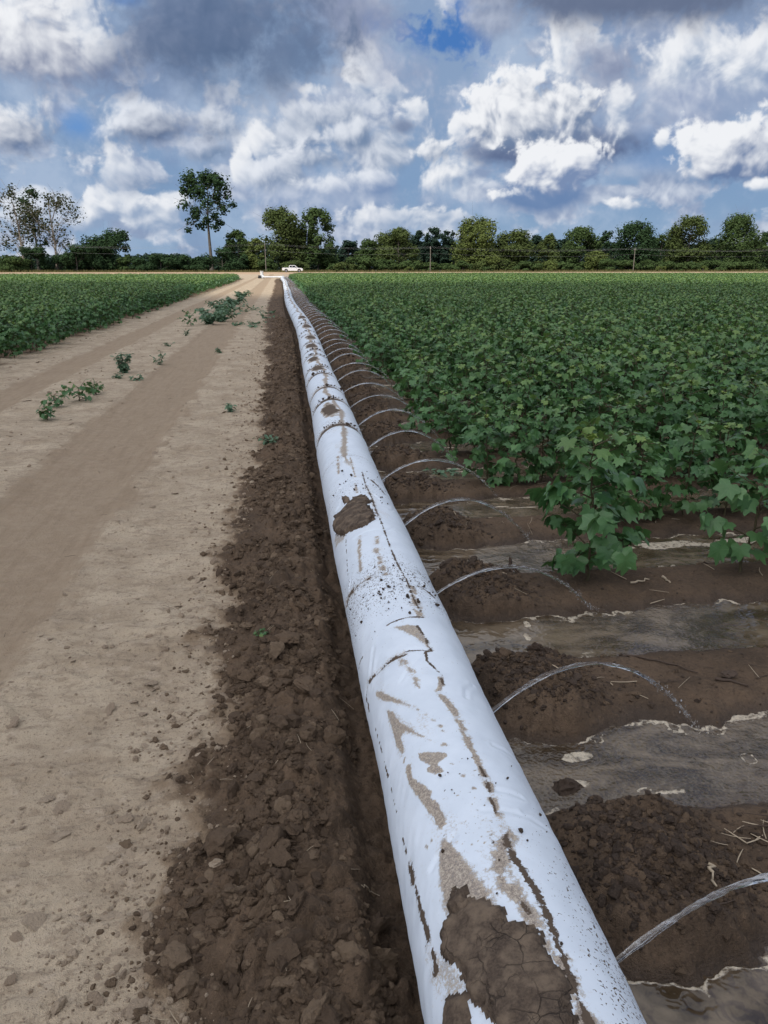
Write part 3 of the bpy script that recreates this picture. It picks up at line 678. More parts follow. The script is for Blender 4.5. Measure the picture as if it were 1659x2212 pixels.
# a few big lumps one can point at
pr3, f3 = clod_protos(3, 6, 91)
def lump(name, px, py, size, rz, k, mat_, label, cat, group=None, flat=0.62, tilt=0.0):
    x, y = ground_pt(px, py); z = float(hz(x, y)[0])
    v = pr3[k] * np.array(size)
    v = v + 0.05 * max(size) * n3d(pr3[k], 7.0, k + 3)[:, None] * pr3[k]
    o = link(name, mk_mesh(name, v, f3, mats=(mat_,), smooth=False), loc=(x, y, z + size[2] * 0.45))
    o.rotation_euler = (tilt, 0, rz); tag(o, label, cat, group); return o
lump('dirt_clod', 507, 1958, (0.022, 0.042, 0.024), 0.2, 0, mat_clod_dry, 'long pale dry clod standing at the edge of the dark bank', 'clod', 'pale clods')
lump('dirt_clod', 470, 1890, (0.022, 0.020, 0.014), 1.0, 1, mat_clod_dry, 'rounded pale clod in the cluster of pale lumps beside the dark bank', 'clod', 'pale clods')
lump('dirt_clod', 578, 1828, (0.021, 0.014, 0.013), 2.2, 2, mat_clod_dry, 'small pale clod lying among dark clods on the bank', 'clod', 'pale clods')
lump('dirt_clod', 130, 1812, (0.026, 0.016, 0.008), 0.5, 3, mat_clod_dry, 'flat pale flake of dry crust lying on the bare track', 'clod', 'pale clods')
lump('dirt_clod', 945 * .6636, 2150 * .6636, (0.050, 0.060, 0.030), 0.6, 4, mat_clod, 'large dark block of soil lying among smaller dark clods on the bank', 'clod', 'large dark clods')
lump('dirt_clod', 655, 1520, (0.045, 0.070, 0.026), 0.3, 5, mat_clod, 'broad flat dark soil lump high on the bank beside the pipe', 'clod', 'large dark clods')
lump('mud_clod', 1230, 1690, (0.060, 0.050, 0.045), 0.4, 1, mat_clod_wet, 'dark wet mud lump at the corner of the stirred muddy pool', 'clod', 'mud lumps')
lump('mud_clod', 965, 1215, (0.070, 0.055, 0.060), 0.9, 0, mat_clod_wet, 'dark wet mud lump beside the pipe under the third arc of water', 'clod', 'mud lumps')

# ------------------------------------------------------------------ the irrigation pipe
PR = 0.205
def _cyl(px, py):
    dx, dy, dz = _dir(px, py); xc, zc = 0.44, 0.192
    a = dx * dx + dz * dz; b = 2 * (-xc * dx + (EYE - zc) * dz); c = xc * xc + (EYE - zc) ** 2 - PR * PR
    D = max(b * b - 4 * a * c, 0.0); t = (-b - math.sqrt(D)) / 2 / a
    return dy * t, math.atan2(dx * t - xc, EYE + dz * t - zc) * PR       # (y, arc length from the crown)
ZA = lambda a, b: _cyl(730 + a * .24, 1327.2 + b * .24)
ZB = lambda a, b: _cyl(829.5 + a * .36, 1791.7 + b * .36)
ZC = lambda a, b: _cyl(663.6 + a * .24, 995.4 + b * .24)
ys = np.concatenate([axis([(-1.2, 0.75, 0.06, 1.0)])[:-1], axis([(0.75, 4.7, 0.0055, 1.0), (4.7, 17, 0.0075, 1.005), (17, 122.0, 0.09, 1.008)])])
ph = np.concatenate([np.linspace(-R(180), -R(100), 12)[:-1], np.linspace(-R(100), R(104), 185), np.linspace(R(104), R(180), 12)[1:]])
PY, PP = np.meshgrid(ys, ph, indexing='ij')
PS = PP * PR
mud = np.zeros_like(PY); stain = np.zeros_like(PY); cake = np.zeros_like(PY); speck = np.zeros_like(PY)
nz1 = fbm(PY * 22, PS * 22, 4, 501); nz2 = fbm(PY * 90, PS * 90, 3, 511); nz3 = fbm(PY * 5, PS * 5, 3, 521)
def seg_d(pts, aspect=1.0):
    d = np.full(PY.shape, 9.0); P0 = np.array(pts)
    lo, hi = P0[:, 0].min() - .1, P0[:, 0].max() + .1
    i0, i1 = np.searchsorted(ys, lo), np.searchsorted(ys, hi)
    y_, s_ = PY[i0:i1], PS[i0:i1]; dd_ = np.full(y_.shape, 9.0)
    for (a0, b0), (a1, b1) in zip(pts[:-1], pts[1:]):
        L = (a1 - a0) ** 2 + (b1 - b0) ** 2 + 1e-9
        tt = np.clip(((y_ - a0) * (a1 - a0) + (s_ - b0) * (b1 - b0)) / L, 0, 1)
        dd_ = np.minimum(dd_, np.hypot(y_ - a0 - tt * (a1 - a0), s_ - b0 - tt * (b1 - b0)))
    d[i0:i1] = dd_; return d
def poly_d(pts):
    """signed distance, positive inside"""
    d = seg_d(list(pts) + [pts[0]]); inside = np.zeros(PY.shape, bool); P0 = np.array(pts); m_ = len(pts); j = m_ - 1
    for i in range(m_):
        c = ((P0[i, 1] > PS) != (P0[j, 1] > PS)) & (PY < (P0[j, 0] - P0[i, 0]) * (PS - P0[i, 1]) / (P0[j, 1] - P0[i, 1] + 1e-12) + P0[i, 0])
        inside ^= c; j = i
    return np.where(inside, d, -d)
def streak(arr, Z, pts, w, k=1.0, rough=0.6, dashed=0.0):
    d = seg_d([Z(*q) for q in pts]); v = np.clip(1.2 - d / np.maximum(1.75 * w * (1 + rough * (1.7 * nz1 + 0.9 * nz2 + 0.8 * nz3)), 1e-4), 0, 1) * k
    v = v * (0.25 + 0.75 * sst(-.42, .02, fbm(PY * 24 + 7, PS * 24, 3, 561)))
    if dashed: v = v * (fbm(PY * 38, PS * 9, 2, 531) > dashed - 0.3)
    np.maximum(arr, v, out=arr)
    if k > .5 and not dashed: np.maximum(stain, .42 * np.clip(1.2 - d / (w * 3.2 * (1 + nz3 + nz1)).clip(1e-4), 0, 1), out=stain)
def area(arr, Z, pts, k=1.0, edge=0.008, rough=0.010):
    d = poly_d([Z(*q) for q in pts]) + rough * nz1 + 0.6 * rough * nz2
    np.maximum(arr, np.clip(0.5 + d / edge, 0, 1) * k, out=arr)
    np.maximum(stain, .42 * np.clip(1 + (d + .02 * nz3) / .022, 0, 1), out=stain)
# nearest two metres
streak(stain, ZA, [(930, 560), (925, 640), (890, 690), (960, 760), (1040, 850), (1110, 990), (1190, 1180), (1280, 1360), (1360, 1520), (1400, 1660), (1430, 1800), (1500, 1950), (1540, 2080), (1560, 2160)], 0.0085, 1.0)
streak(mud, ZA, [(1280, 1360), (1345, 1500), (1375, 1640), (1420, 1790)], 0.004, .8)
streak(mud, ZA, [(935, 560), (945, 620)], 0.005, .8)
streak(mud, ZA, [(830, 320), (790, 330), (800, 410), (890, 490), (940, 535)], 0.0036, 1.0, .4)
streak(mud, ZA, [(610, 325), (700, 315), (845, 322)], 0.0036, 1.0, .3)
area(stain, ZA, [(480, 110), (715, 105), (780, 190), (830, 300), (700, 200)], .75)
streak(mud, ZA, [(715, 105), (775, 190), (840, 312)], 0.0045, 1.0)
streak(mud, ZA, [(440, 95), (540, 50), (650, 25), (770, 30)], 0.004, .9)
streak(mud, ZA, [(590, 360), (490, 400), (390, 480), (310, 560), (250, 660), (245, 720), (275, 870)], 0.0055, .95, .9)
streak(stain, ZA, [(590, 350), (490, 400), (390, 480), (310, 560), (250, 660)], 0.012, .6, .9)
streak(mud, ZA, [(225, 385), (190, 490)], 0.003, .9)
streak(mud, ZA, [(275, 870), (320, 1000), (380, 1220), (440, 1460), (500, 1700), (520, 1780)], 0.0034, 1.0, .5, .35)
streak(mud, ZA, [(575, 2000), (635, 2200)], 0.0034, 1.0, .5, .35)
streak(stain, ZA, [(540, 380), (620, 460), (680, 520), (710, 620), (740, 660)], 0.008, .75, 1.0)
area(stain, ZA, [(330, 690), (390, 690), (480, 740), (690, 830), (600, 810), (480, 780), (390, 775), (335, 730)], .8, .005, .004)
area(stain, ZA, [(425, 860), (490, 870), (560, 970), (650, 1020), (760, 1090), (870, 1150), (740, 1095), (600, 1050), (560, 1100), (590, 1220), (570, 1255), (510, 1170), (470, 1000)], .8, .005, .004)
streak(stain, ZA, [(592, 1290), (584, 1325)], 0.004, .9)
area(stain, ZA, [(610, 1340), (650, 1345), (670, 1470), (760, 1530), (850, 1600), (830, 1650), (900, 1700), (970, 1830), (975, 1910), (920, 1930), (830, 1800), (740, 1680), (640, 1530), (600, 1420)], .85, .005, .005)
area(stain, ZA, [(720, 1250), (790, 1240), (975, 1235), (985, 1265), (900, 1340), (955, 1410), (880, 1435), (800, 1420), (790, 1390), (830, 1360), (740, 1310)], .8, .005, .004)
rr = np.random.RandomState(8)
for a, b, w in ((715, 853, 14), (785, 895, 20), (860, 950, 18), (920, 1000, 24), (950, 1045, 26), (965, 1165, 30), (1025, 1340, 20), (850, 2040, 14), (805, 2095, 14), (1225, 1565, 26), (1125, 1450, 18)):
    streak(stain, ZA, [(a - w * .4, b - 4), (a + w * .4, b + 4)], w * .00022, .8)
for _ in range(150):
    a, b = rr.uniform(950, 1500), rr.uniform(1250, 2200); w = rr.uniform(4, 13)
    if a < 1190 + (b - 1180) * .37: streak(stain if rr.rand() < .7 else mud, ZA, [(a - w * .4, b), (a + w * .4, b)], w * .0002, rr.uniform(.4, .8))
# the nearest mud cake and its streaks
cake1 = [(420, 390), (480, 385), (500, 470), (590, 420), (650, 480), (655, 500), (710, 500), (705, 545), (830, 575), (900, 640), (960, 740), (1030, 820), (1080, 900), (1100, 1010), (1110, 1400), (760, 1400), (700, 1110), (560, 1040), (520, 930), (450, 780), (400, 760), (350, 740), (390, 620), (400, 570), (460, 510), (420, 470)]
area(cake, ZB, cake1, 1.0, .018, .022); area(cake, ZB, [(390, 1030), (500, 1000), (505, 1180), (560, 1400), (400, 1400), (385, 1180)], 1.0, .018, .012)
area(stain, ZB, [(350, 75), (420, 90), (500, 200), (560, 290), (640, 380), (720, 520), (800, 560), (560, 620), (400, 600), (390, 500), (330, 340), (320, 200)], .85, .02, .016)
area(stain, ZB, [(480, 900), (560, 1000), (760, 1060), (700, 1120), (560, 1080), (500, 1000)], .8, .015, .016)
streak(stain, ZB, [(720, 0), (735, 100), (690, 180), (715, 260), (755, 360), (820, 440), (880, 560), (940, 660), (1040, 780), (1090, 900), (1160, 1010), (1230, 1167)], 0.017, .95, .7)
streak(mud, ZB, [(720, 0), (740, 80), (760, 150)], 0.006, .9)
streak(mud, ZB, [(740, 100), (765, 150), (850, 290), (920, 400), (990, 530), (1020, 640), (1060, 760), (1110, 880), (1160, 1000), (1230, 1160)], 0.0065, 1.0, .9)
streak(mud, ZB, [(820, 440), (860, 500)], .006, .8)
streak(mud, ZB, [(155, 210), (180, 300), (220, 440), (250, 580), (290, 700), (320, 850)], 0.0062, 1.0, .9)
area(stain, ZB, [(270, 700), (340, 720), (420, 780), (500, 930), (500, 1010), (380, 1060), (300, 900)], .55, .03, .03)
# second and third metre
cake2 = [(275, 640), (280, 500), (330, 450), (390, 400), (430, 350), (500, 330), (555, 380), (510, 400), (530, 430), (600, 490), (570, 560), (480, 600), (380, 640), (330, 660)]
area(cake, ZC, cake2, 1.0, .016, .034); area(cake, ZC, [(320, 335), (360, 330), (380, 365), (340, 390)], 1.0, .01, .01)
area(stain, ZC, [(250, 700), (280, 640), (360, 640), (330, 720), (260, 800)], .6, .03, .02)
streak(mud, ZC, [(495, 100), (530, 220), (580, 330), (610, 430), (650, 520), (690, 620), (730, 730), (790, 880), (830, 960), (880, 1050), (920, 1130), (960, 1250), (1020, 1360)], 0.004, .95, .8)
streak(stain, ZC, [(530, 220), (580, 330), (610, 430), (650, 520)], 0.012, .6, .8)
streak(stain, ZC, [(940, 1130), (960, 1250), (1010, 1390)], 0.014, .9, .8)
for pts, w in (([(470, 680), (480, 990)], .0085), ([(630, 690), (630, 740)], .011), ([(620, 790), (650, 900), (705, 1020)], .011), ([(270, -40), (280, 110)], .011), ([(385, -30), (430, 140)], .008), ([(430, 200), (450, 290)], .007)):
    streak(stain, ZC, pts, w, .8)
streak(mud, ZC, [(560, 1060), (450, 1130), (390, 1200), (360, 1290)], 0.010, .9, 1.0)
streak(stain, ZC, [(560, 1060), (450, 1130), (390, 1200), (350, 1300)], 0.024, .7, 1.0)
streak(mud, ZC, [(1000, 1120), (1140, 1230)], 0.007, 1.0); streak(mud, ZC, [(580, 170), (700, 300)], 0.007, 1.0)
streak(mud, ZC, [(350, 640), (360, 900), (375, 1130)], 0.0025, .9, .6, .3)
speck += np.exp(-((PY - 2.95) / 0.28) ** 2) * 1.3 + np.exp(-((PY - 4.4) / 0.25) ** 2) * 0.7 + 1.1 * sst(1.75, 0.95, PY) * sst(0.02, 0.14, PS) + 0.20
# mud bands in the folds farther along
bands = [5.15, 6.3, 7.62, 8.45, 9.6, 10.3, 11.7, 12.4, 13.7, 15.3, 16.1, 18.2, 19.0, 21.5] + [23 + 1.9 * k + 0.5 * math.sin(k * 2.3) for k in range(50)]
for i, yb_ in enumerate(bands):
    if yb_ < 5.5: k0 = 0.35
    else: k0 = 1.0
    off = 0.16 * (np.abs(PS - 0.02) ** 1.5) + 0.03 * nz3
    wv = 0.040 + 0.020 * ((i * 7) % 3)
    d = np.abs(PY + off - yb_)
    mud = np.maximum(mud, k0 * np.clip(1.25 - d / (wv * (1 + 0.9 * nz1 + .5 * nz2)), 0, 1))
    stain = np.maximum(stain, k0 * .8 * np.clip(1.1 - d / (0.14 * (1 + 0.8 * nz3 + .6 * nz1)), 0, 1))
    speck += np.exp(-((PY + off - yb_) / 0.26) ** 2) * 1.2 * k0
cen = 0.03 * np.sin(PY * 2.1) + 0.05 * fbm(PY * 1.3, PY * 0 + 3.1, 2, 77)
far_on = sst(4.3, 5.3, PY)
stain = np.maximum(stain, far_on * .85 * np.clip(1.15 - np.abs(PS - cen) / (0.028 * (1 + 1.3 * nz3 + .6 * nz1) * (1 + 0.05 * np.minimum(PY, 20))), 0, 1))
for yc, sc, ry_, rs_ in ((6.95, -.05, .30, .07), (10.1, -.04, .3, .08), (11.1, -.06, .25, .08), (13.0, -.03, .4, .09), (14.6, .0, .4, .09), (17.3, .0, .5, .1), (20.2, 0, .5, .1)):
    cake_d = 1.1 - np.hypot((PY - yc) / ry_, (PS - sc) / rs_) + .7 * nz3 + .35 * nz1
    mud = np.maximum(mud, np.clip(cake_d * 2.2, 0, 1)); stain = np.maximum(stain, np.clip(cake_d * 2 + .6, 0, .9))
mud = np.maximum(mud, sst(18, 40, PY) * np.clip(1.6 * fbm(PY * .9, PS * 9, 3, 91) + .05, 0, .9))
stain = np.maximum(stain, .40 * sst(.02, .40, fbm(PY * 3.1, PS * 7.0, 4, 551)) * np.cos(np.clip(PP, -1.5, 1.5)))
# the sleeve is slightly puckered at the folds
puck = np.zeros_like(PY)
for yb_ in bands[1:]: puck += np.exp(-((PY + 0.16 * np.abs(PS) ** 1.5 - yb_) / 0.10) ** 2)
fold = seg_d([ZA(*q) for q in [(590, 360), (490, 400), (390, 480), (310, 560), (250, 660), (245, 720)]])
fold2 = seg_d([ZA(*q) for q in [(480, 110), (700, 200), (840, 312), (610, 325)]])
rad = PR * (1 + 0.012 * np.sin(PY * 2.2) + 0.008 * np.sin(PY * 5.1 + 1)) - 0.020 * np.clip(puck, 0, 1) - 0.004 * np.exp(-(fold / .012) ** 2) - 0.003 * np.exp(-(fold2 / .010) ** 2)
rf = np.random.RandomState(14)
for _ in range(46):
    y0_, s0_ = rf.uniform(.9, 7), rf.uniform(-.26, .26); an = rf.choice([rf.normal(.35, .35), rf.normal(1.5, .3)]); L_ = rf.uniform(.05, .22)
    q = [(y0_, s0_), (y0_ + L_ * .5 * math.cos(an), s0_ + L_ * .5 * math.sin(an) + rf.normal(0, .01)), (y0_ + L_ * math.cos(an), s0_ + L_ * math.sin(an))]
    i0_, i1_ = np.searchsorted(ys, y0_ - .3), np.searchsorted(ys, y0_ + .4); dd_ = seg_d(q)[i0_:i1_]; rad[i0_:i1_] = rad[i0_:i1_] - rf.uniform(.001, .0035) * np.exp(-(dd_ / rf.uniform(.004, .010)) ** 2) + .0012 * np.exp(-((dd_ - .016) / .008) ** 2)
rad = rad + 0.004 * fbm(PY * 2.3, PS * 6, 2, 603) + 0.0007 * perlin(PY * 9 + PS * 16, PS * 40 - PY * 26, 601) * sst(-.05, -.2, PS) * (1 - sst(4, 9, PY)) + 0.0015 * fbm(PY * 14, PS * 14, 2, 611)
cx_, cz_ = pipe_x(ys)[:, None], pipe_z(ys)[:, None]
sq = np.where(np.cos(PP) < 0, 0.93, 1.0)                       # it sags flat on the ground
PX, PZ = cx_ + rad * np.sin(PP), cz_ + rad * np.cos(PP) * sq
mat_pipe, t, p = material('white_polythene')
ob = t.node('ShaderNodeTexCoord').outputs['Object']
A_m, A_s, A_k = t.attr('mud'), t.attr('stain'), t.attr('speck')
f1 = t.noise(ob, 130.0, 4.0, 0.7); f2 = t.noise(ob, 420.0, 3.0, 0.7); f3_ = t.noise(ob, 9.0, 4.0, 0.6)
white = t.mix(t.mapr(f3_, 0.35, 0.7), (0.72, 0.785, 0.86, 1), (0.66, 0.725, 0.80, 1))
white = t.mix(t.mapr(t.noise(ob, 40.0, 5.0, 0.7), 0.60, 0.75, 0.0, 0.30), white, (0.52, 0.50, 0.46, 1))
sf = t.mapr(t.m('ADD', A_s, t.m('MULTIPLY', t.m('SUBTRACT', t.m('ADD', t.m('MULTIPLY', f1, .6), t.m('MULTIPLY', f2, .4)), 0.5), 2.0)), 0.32, 0.70)
scol = t.mix(t.mapr(t.m('ADD', t.m('MULTIPLY', f1, .5), t.m('MULTIPLY', f2, .5)), 0.40, 0.62), (0.135, 0.084, 0.050, 1), (0.52, 0.43, 0.315, 1))
c1 = t.mix(t.m('MULTIPLY', sf, 0.88), white, scol)
vs_ = t.node('ShaderNodeTexVoronoi', feature='F1'); _wn = t.node('ShaderNodeTexNoise'); t.put(_wn.inputs['Vector'], ob); _wn.inputs['Scale'].default_value = 60.0; t.put(vs_.inputs['Vector'], t.vm('ADD', ob, t.vm('SCALE', _wn.outputs['Color'], s=0.035))); vs_.inputs['Scale'].default_value = 112.0
vr = t.sep(vs_.outputs['Color'])[0]
dots = t.m('MULTIPLY', t.m('LESS_THAN', t.m('ADD', vs_.outputs['Distance'], t.m('MULTIPLY', f1, 0.12)), t.m('ADD', 0.10, t.m('MULTIPLY', vr, 0.45))), t.m('GREATER_THAN', t.m('MULTIPLY', A_k, 0.80), vr))
mf = t.mapr(t.m('ADD', A_m, t.m('MULTIPLY', t.m('SUBTRACT', f1, 0.5), 2.0)), 0.40, 0.60)
mf = t.m('MAXIMUM', mf, dots)
c2 = t.mix(mf, c1, t.mix(f1, (0.060, 0.044, 0.032, 1), (0.135, 0.096, 0.066, 1)))
t.put(p.inputs['Base Color'], c2)
t.put(p.inputs['Roughness'], t.m('MAXIMUM', t.mapr(mf, 0, 1, 0.42, 0.9), t.mapr(sf, 0, 1, 0.42, 0.8)))
p.inputs['Specular IOR Level'].default_value = 0.35
wr = t.noise(t.vm('MULTIPLY', ob, (30.0, 60.0, 90.0)), 1.0, 3.0, 0.6, 0.6)
t.put(p.inputs['Normal'], t.bump(t.m('ADD', t.m('ADD', t.m('MULTIPLY', mf, 0.8), t.m('MULTIPLY', wr, 0.25)), t.m('MULTIPLY', t.m('MULTIPLY', sf, f1), 0.5)), 0.55, 0.004))
ny_, np_ = PY.shape
pv = np.column_stack([PX.ravel(), PY.ravel(), PZ.ravel()])
pf = grid_faces(np_, ny_)
pipe = tag(empty('irrigation_pipe', (0.44, 0.0, 0.0)), 'long white inflated plastic irrigation pipe smeared with mud', 'pipe')
sleeve = link('sleeve', mk_mesh('sleeve', pv - np.array([0.44, 0, 0]), pf, {'mud': mud, 'stain': stain, 'speck': speck}, mats=(mat_pipe,)), pipe)
# caked mud lying on top, cracked
mat_cake, t, p = material('caked_mud')
ob = t.node('ShaderNodeTexCoord').outputs['Object']
wn_ = t.node('ShaderNodeTexNoise'); t.put(wn_.inputs['Vector'], ob); wn_.inputs['Scale'].default_value = 16.0; wn_.inputs['Detail'].default_value = 4.0; wnc = wn_.outputs['Color']
wv_ = t.vm('ADD', ob, t.vm('SCALE', wnc, s=0.045))
ck = t.voro(wv_, 15.0, feature='DISTANCE_TO_EDGE'); ck2 = t.voro(wv_, 38.0, feature='DISTANCE_TO_EDGE')
big = t.mapr(t.noise(ob, 7.0, 2.0), 0.42, 0.58)
crk = t.m('MAXIMUM', t.m('MULTIPLY', t.mapr(ck, 0.0, 0.022, 1.0, 0.0), big), t.m('MULTIPLY', t.m('MULTIPLY', t.mapr(ck2, 0.0, 0.03, 1.0, 0.0), 0.4), t.mapr(t.noise(ob, 11.0, 2.0), 0.5, 0.6)))
fn = t.noise(ob, 180.0, 4.0, 0.7); fm = t.noise(ob, 24.0, 4.0, 0.6)
t.put(p.inputs['Base Color'], t.mix(t.m('MULTIPLY', crk, 0.38), t.mix(t.mapr(fm, .4, .66), t.mix(t.mapr(fn, .35, .65), (0.060, 0.043, 0.032, 1), (0.105, 0.076, 0.054, 1)), (0.165, 0.122, 0.086, 1)), (0.035, 0.026, 0.02, 1)))
p.inputs['Roughness'].default_value = 0.85; p.inputs['Specular IOR Level'].default_value = 0.25
t.put(p.inputs['Normal'], t.bump(t.m('SUBTRACT', t.m('ADD', t.m('MULTIPLY', fn, 0.35), t.m('MULTIPLY', fm, 0.6)), t.m('MULTIPLY', crk, 1.1)), 0.8, 0.008))
def cake_part(y0, y1, amp):
    i0, i1 = np.searchsorted(ys, y0), np.searchsorted(ys, y1)
    c = cake[i0:i1]; keep = np.maximum.reduce([c[:-1, :-1], c[1:, :-1], c[:-1, 1:], c[1:, 1:]]) > 0.12
    h = amp * sst(0.1, 0.9, c) * (1 + 0.8 * nz3[i0:i1] + 0.5 * nz1[i0:i1]) - 0.001 * (c < 0.2) + 0.0015
    r_ = rad[i0:i1] + h; P_ = PP[i0:i1]
    v = np.column_stack([(cx_[i0:i1] + r_ * np.sin(P_)).ravel() - 0.44, PY[i0:i1].ravel(), (cz_[i0:i1] + r_ * np.cos(P_)).ravel()])
    f = grid_faces(np_, i1 - i0, keep)
    used = np.unique(f); mp = np.full(len(v), -1); mp[used] = np.arange(len(used))
    return mk_mesh('mud_cake', v[used], mp[f], mats=(mat_cake,))
link('mud_cake', cake_part(0.4, 1.6, 0.013), pipe)['label'] = 'thick cracked cake of dried mud'
link('mud_cake', cake_part(3.2, 4.6, 0.020), pipe)['label'] = 'lumpy ragged heap of dark mud'
# crumbs that rolled onto the sleeve
rs = np.random.RandomState(77); n = 470
cy_ = np.concatenate([rs.normal(2.86, 0.14, 90), rs.normal(4.4, 0.2, 40), rs.uniform(1.0, 1.7, 20), rs.choice(bands[1:13], 320) + rs.normal(0, .035, 320)]); cph_ = rs.normal(-0.05, 0.50, n); cy_[150:] -= .16 * (np.abs(cph_[150:]) * PR) ** 1.5
cr_ = np.clip(np.exp(rs.normal(math.log(0.0036), .5, n)), .0018, .011); cr_[150:] *= 1.9
prs, fsm = clod_protos(1, 5, 19); V_ = []; F_ = []
A = rotmats(n, rs)
for i in range(n):
    r_ = PR + 0.002 + cr_[i] * .5
    c = np.array([float(pipe_x(cy_[i])) + r_ * math.sin(cph_[i]) - 0.44, cy_[i], float(pipe_z(cy_[i])) + r_ * math.cos(cph_[i])])
    V_.append(prs[i % 5] @ A[i].T * cr_[i] + c); F_.append(fsm + i * len(prs[0]))
cr_o = link('mud_crumbs', mk_mesh('mud_crumbs', np.vstack(V_), np.vstack(F_), mats=(mat_clod_wet,), smooth=False), pipe); cr_o['kind'] = 'stuff'
# elbow to the hydrant at the far end
mb = MB(); pts = [(float(pipe_x(121.9)) - .44, 121.6, 0.2)] + [(float(pipe_x(122)) - .44 - 1.0 * (1 - math.cos(a)), 121.9 + 1.0 * math.sin(a), 0.2) for a in np.linspace(0.1, R(90), 8)] + [(-2.9, 122.95, .2)]
mb.tube(pts, np.linspace(.17, .09, len(pts)), 14)
mat_pipe_far = simple('white_polythene_far', (0.74, 0.77, 0.8), 0.45)
link('elbow', mb.mesh('elbow', (mat_pipe_far,), True), pipe)

# hydrant the pipe is fed from
hyd = tag(empty('irrigation_hydrant', (-2.6, 124.0, 0.0)), 'white upright irrigation hydrant with dark base at the far end of the pipe', 'hydrant')
mat_whitepaint = simple('white_paint', (0.78, 0.78, 0.76), 0.4); mat_black = simple('black_rubber', (0.02, 0.02, 0.022), 0.7)
mb = MB(); mb.tube([(0, 0, 0.35), (0, 0, 1.0)], 0.23, 16); mb.tube([(0, 0, 1.0), (0, 0, 1.06)], 0.29, 16); link('riser', mb.mesh('riser', (mat_whitepaint,), False), hyd)
mb = MB(); mb.tube([(-.1, -.05, 0.0), (-.05, 0, .35)], [0.55, 0.34], 12); mb.tube([(-.55, -.1, .22), (-.1, -.1, .22)], .22, 12); link('base', mb.mesh('base', (mat_black,), False), hyd)
mb = MB(); mb.tube([(.15, -.4, .3), (.15, -1.0, .22)], .2, 12); link('outlet', mb.mesh('outlet', (mat_pipe_far,), True), hyd)

# ------------------------------------------------------------------ water jets
mat_jet, t, p = material('clear_water')
p.inputs['Base Color'].default_value = (1, 1, 1, 1); p.inputs['Roughness'].default_value = 0.03; p.inputs['IOR'].default_value = 1.33
p.inputs['Transmission Weight'].default_value = 1.0
ob = t.node('ShaderNodeTexCoord').outputs['Object']
t.put(p.inputs['Normal'], t.bump(t.noise(t.vm('MULTIPLY', ob, (9.0, 60.0, 60.0)), 1.0, 2.0, 0.5), 0.35, 0.004))
mo_ = [q for q in t.n if q.type == 'OUTPUT_MATERIAL'][0]; df_ = t.node('ShaderNodeBsdfDiffuse'); df_.inputs[0].default_value = (.85, .87, .9, 1); mxj = t.node('ShaderNodeMixShader')
t.put(mxj.inputs[0], t.mapr(t.noise(t.vm('MULTIPLY', ob, (5.0, 110.0, 110.0)), 1.0, 2.0, 0.5), .56, .68, .0, .32)); t.l.new(p.outputs[0], mxj.inputs[1]); t.l.new(df_.outputs[0], mxj.inputs[2]); t.l.new(mxj.outputs[0], mo_.inputs[0])  # white diffuse streaks mixed in stand in for bright highlights on the water
def jet_meshes(seed, sides, segs):
    rs = np.random.RandomState(seed)
    T = np.linspace(0, 1, segs)
    L = 0.875 + rs.uniform(-.07, .06); top = 0.128 + rs.uniform(-.018, .020); drop = 0.235
    # parabola through the hole, apex and the furrow
    a = -(2 * top + drop + 2 * math.sqrt(top * top + top * drop)) / L ** 2; b = (-drop - a * L * L) / L
    x = T * L; z = a * x * x + b * x; drift = 0.16 + rs.uniform(-.03, .05); y = drift * T ** 1.3
    r0 = 0.0060 * (1 + .3 * rs.rand())
    tw = rs.uniform(2, 4); ph0 = rs.uniform(0, 6)
    cut = 0.965
    k = T <= cut
    mb = MB()
    for q in range(2):                                     # two strands wound together
        off = r0 * 0.55 * np.sin(np.pi * np.clip(T, 0, 1)) ** .5
        yy = y + off * np.cos(tw * 2 * T + ph0 + q * math.pi); zz = z + off * np.sin(tw * 2 * T + ph0 + q * math.pi)
        wob = 0.0016 * np.sin(T * 60 + q) * T
        rr_ = r0 * (0.95 if q == 0 else .7) * (1 - 0.22 * T) * (1 + 0.18 * np.sin(T * 37 + ph0 + q) + 0.12 * np.sin(T * 91 + q)) * sst(cut + .03, cut - .10, T)
        mb.tube(np.column_stack([x, yy + wob, zz])[k], np.maximum(rr_[k], 0.0008), sides)
    stream = mb.mesh('stream', (mat_jet,), True)
    mb = MB(); v, f = ico(1)
    for _ in range(60 if sides > 5 else 12):
        q = rs.uniform(0.70, 1.0); xq = q * L; r_ = rs.uniform(0.0014, 0.0036)
        c = np.array([xq + rs.normal(0, .008), drift * q ** 1.3 + rs.normal(0, .008), a * xq * xq + b * xq + rs.normal(0, .008)])
        mb.add(v * r_ * np.array([1, 1, 1.7]) + c, f)
    for _ in range(70 if sides > 5 else 0):                # splash crown where it lands
        an = rs.uniform(0, 6.28); d = abs(rs.normal(0, .045)); r_ = rs.uniform(.0008, .0022)
        mb.add(v * r_ + np.array([L + d * math.cos(an) + .01, drift + d * math.sin(an), -drop + abs(rs.normal(0, .018)) + .004]), f)
    return stream, mb.mesh('droplets', (mat_jet,), True), L
protos = [jet_meshes(s, 8, 44) for s in range(6)] + [jet_meshes(20 + s, 5, 20) for s in range(3)]
ORD = ['nearest', 'second', 'third', 'fourth', 'fifth', 'sixth', 'seventh', 'eighth', 'ninth', 'tenth', 'eleventh', 'twelfth', 'thirteenth', 'fourteenth', 'fifteenth', 'sixteenth',
       'seventeenth', 'eighteenth', 'nineteenth', 'twentieth', 'twenty-first', 'twenty-second', 'twenty-third', 'twenty-fourth', 'twenty-fifth']
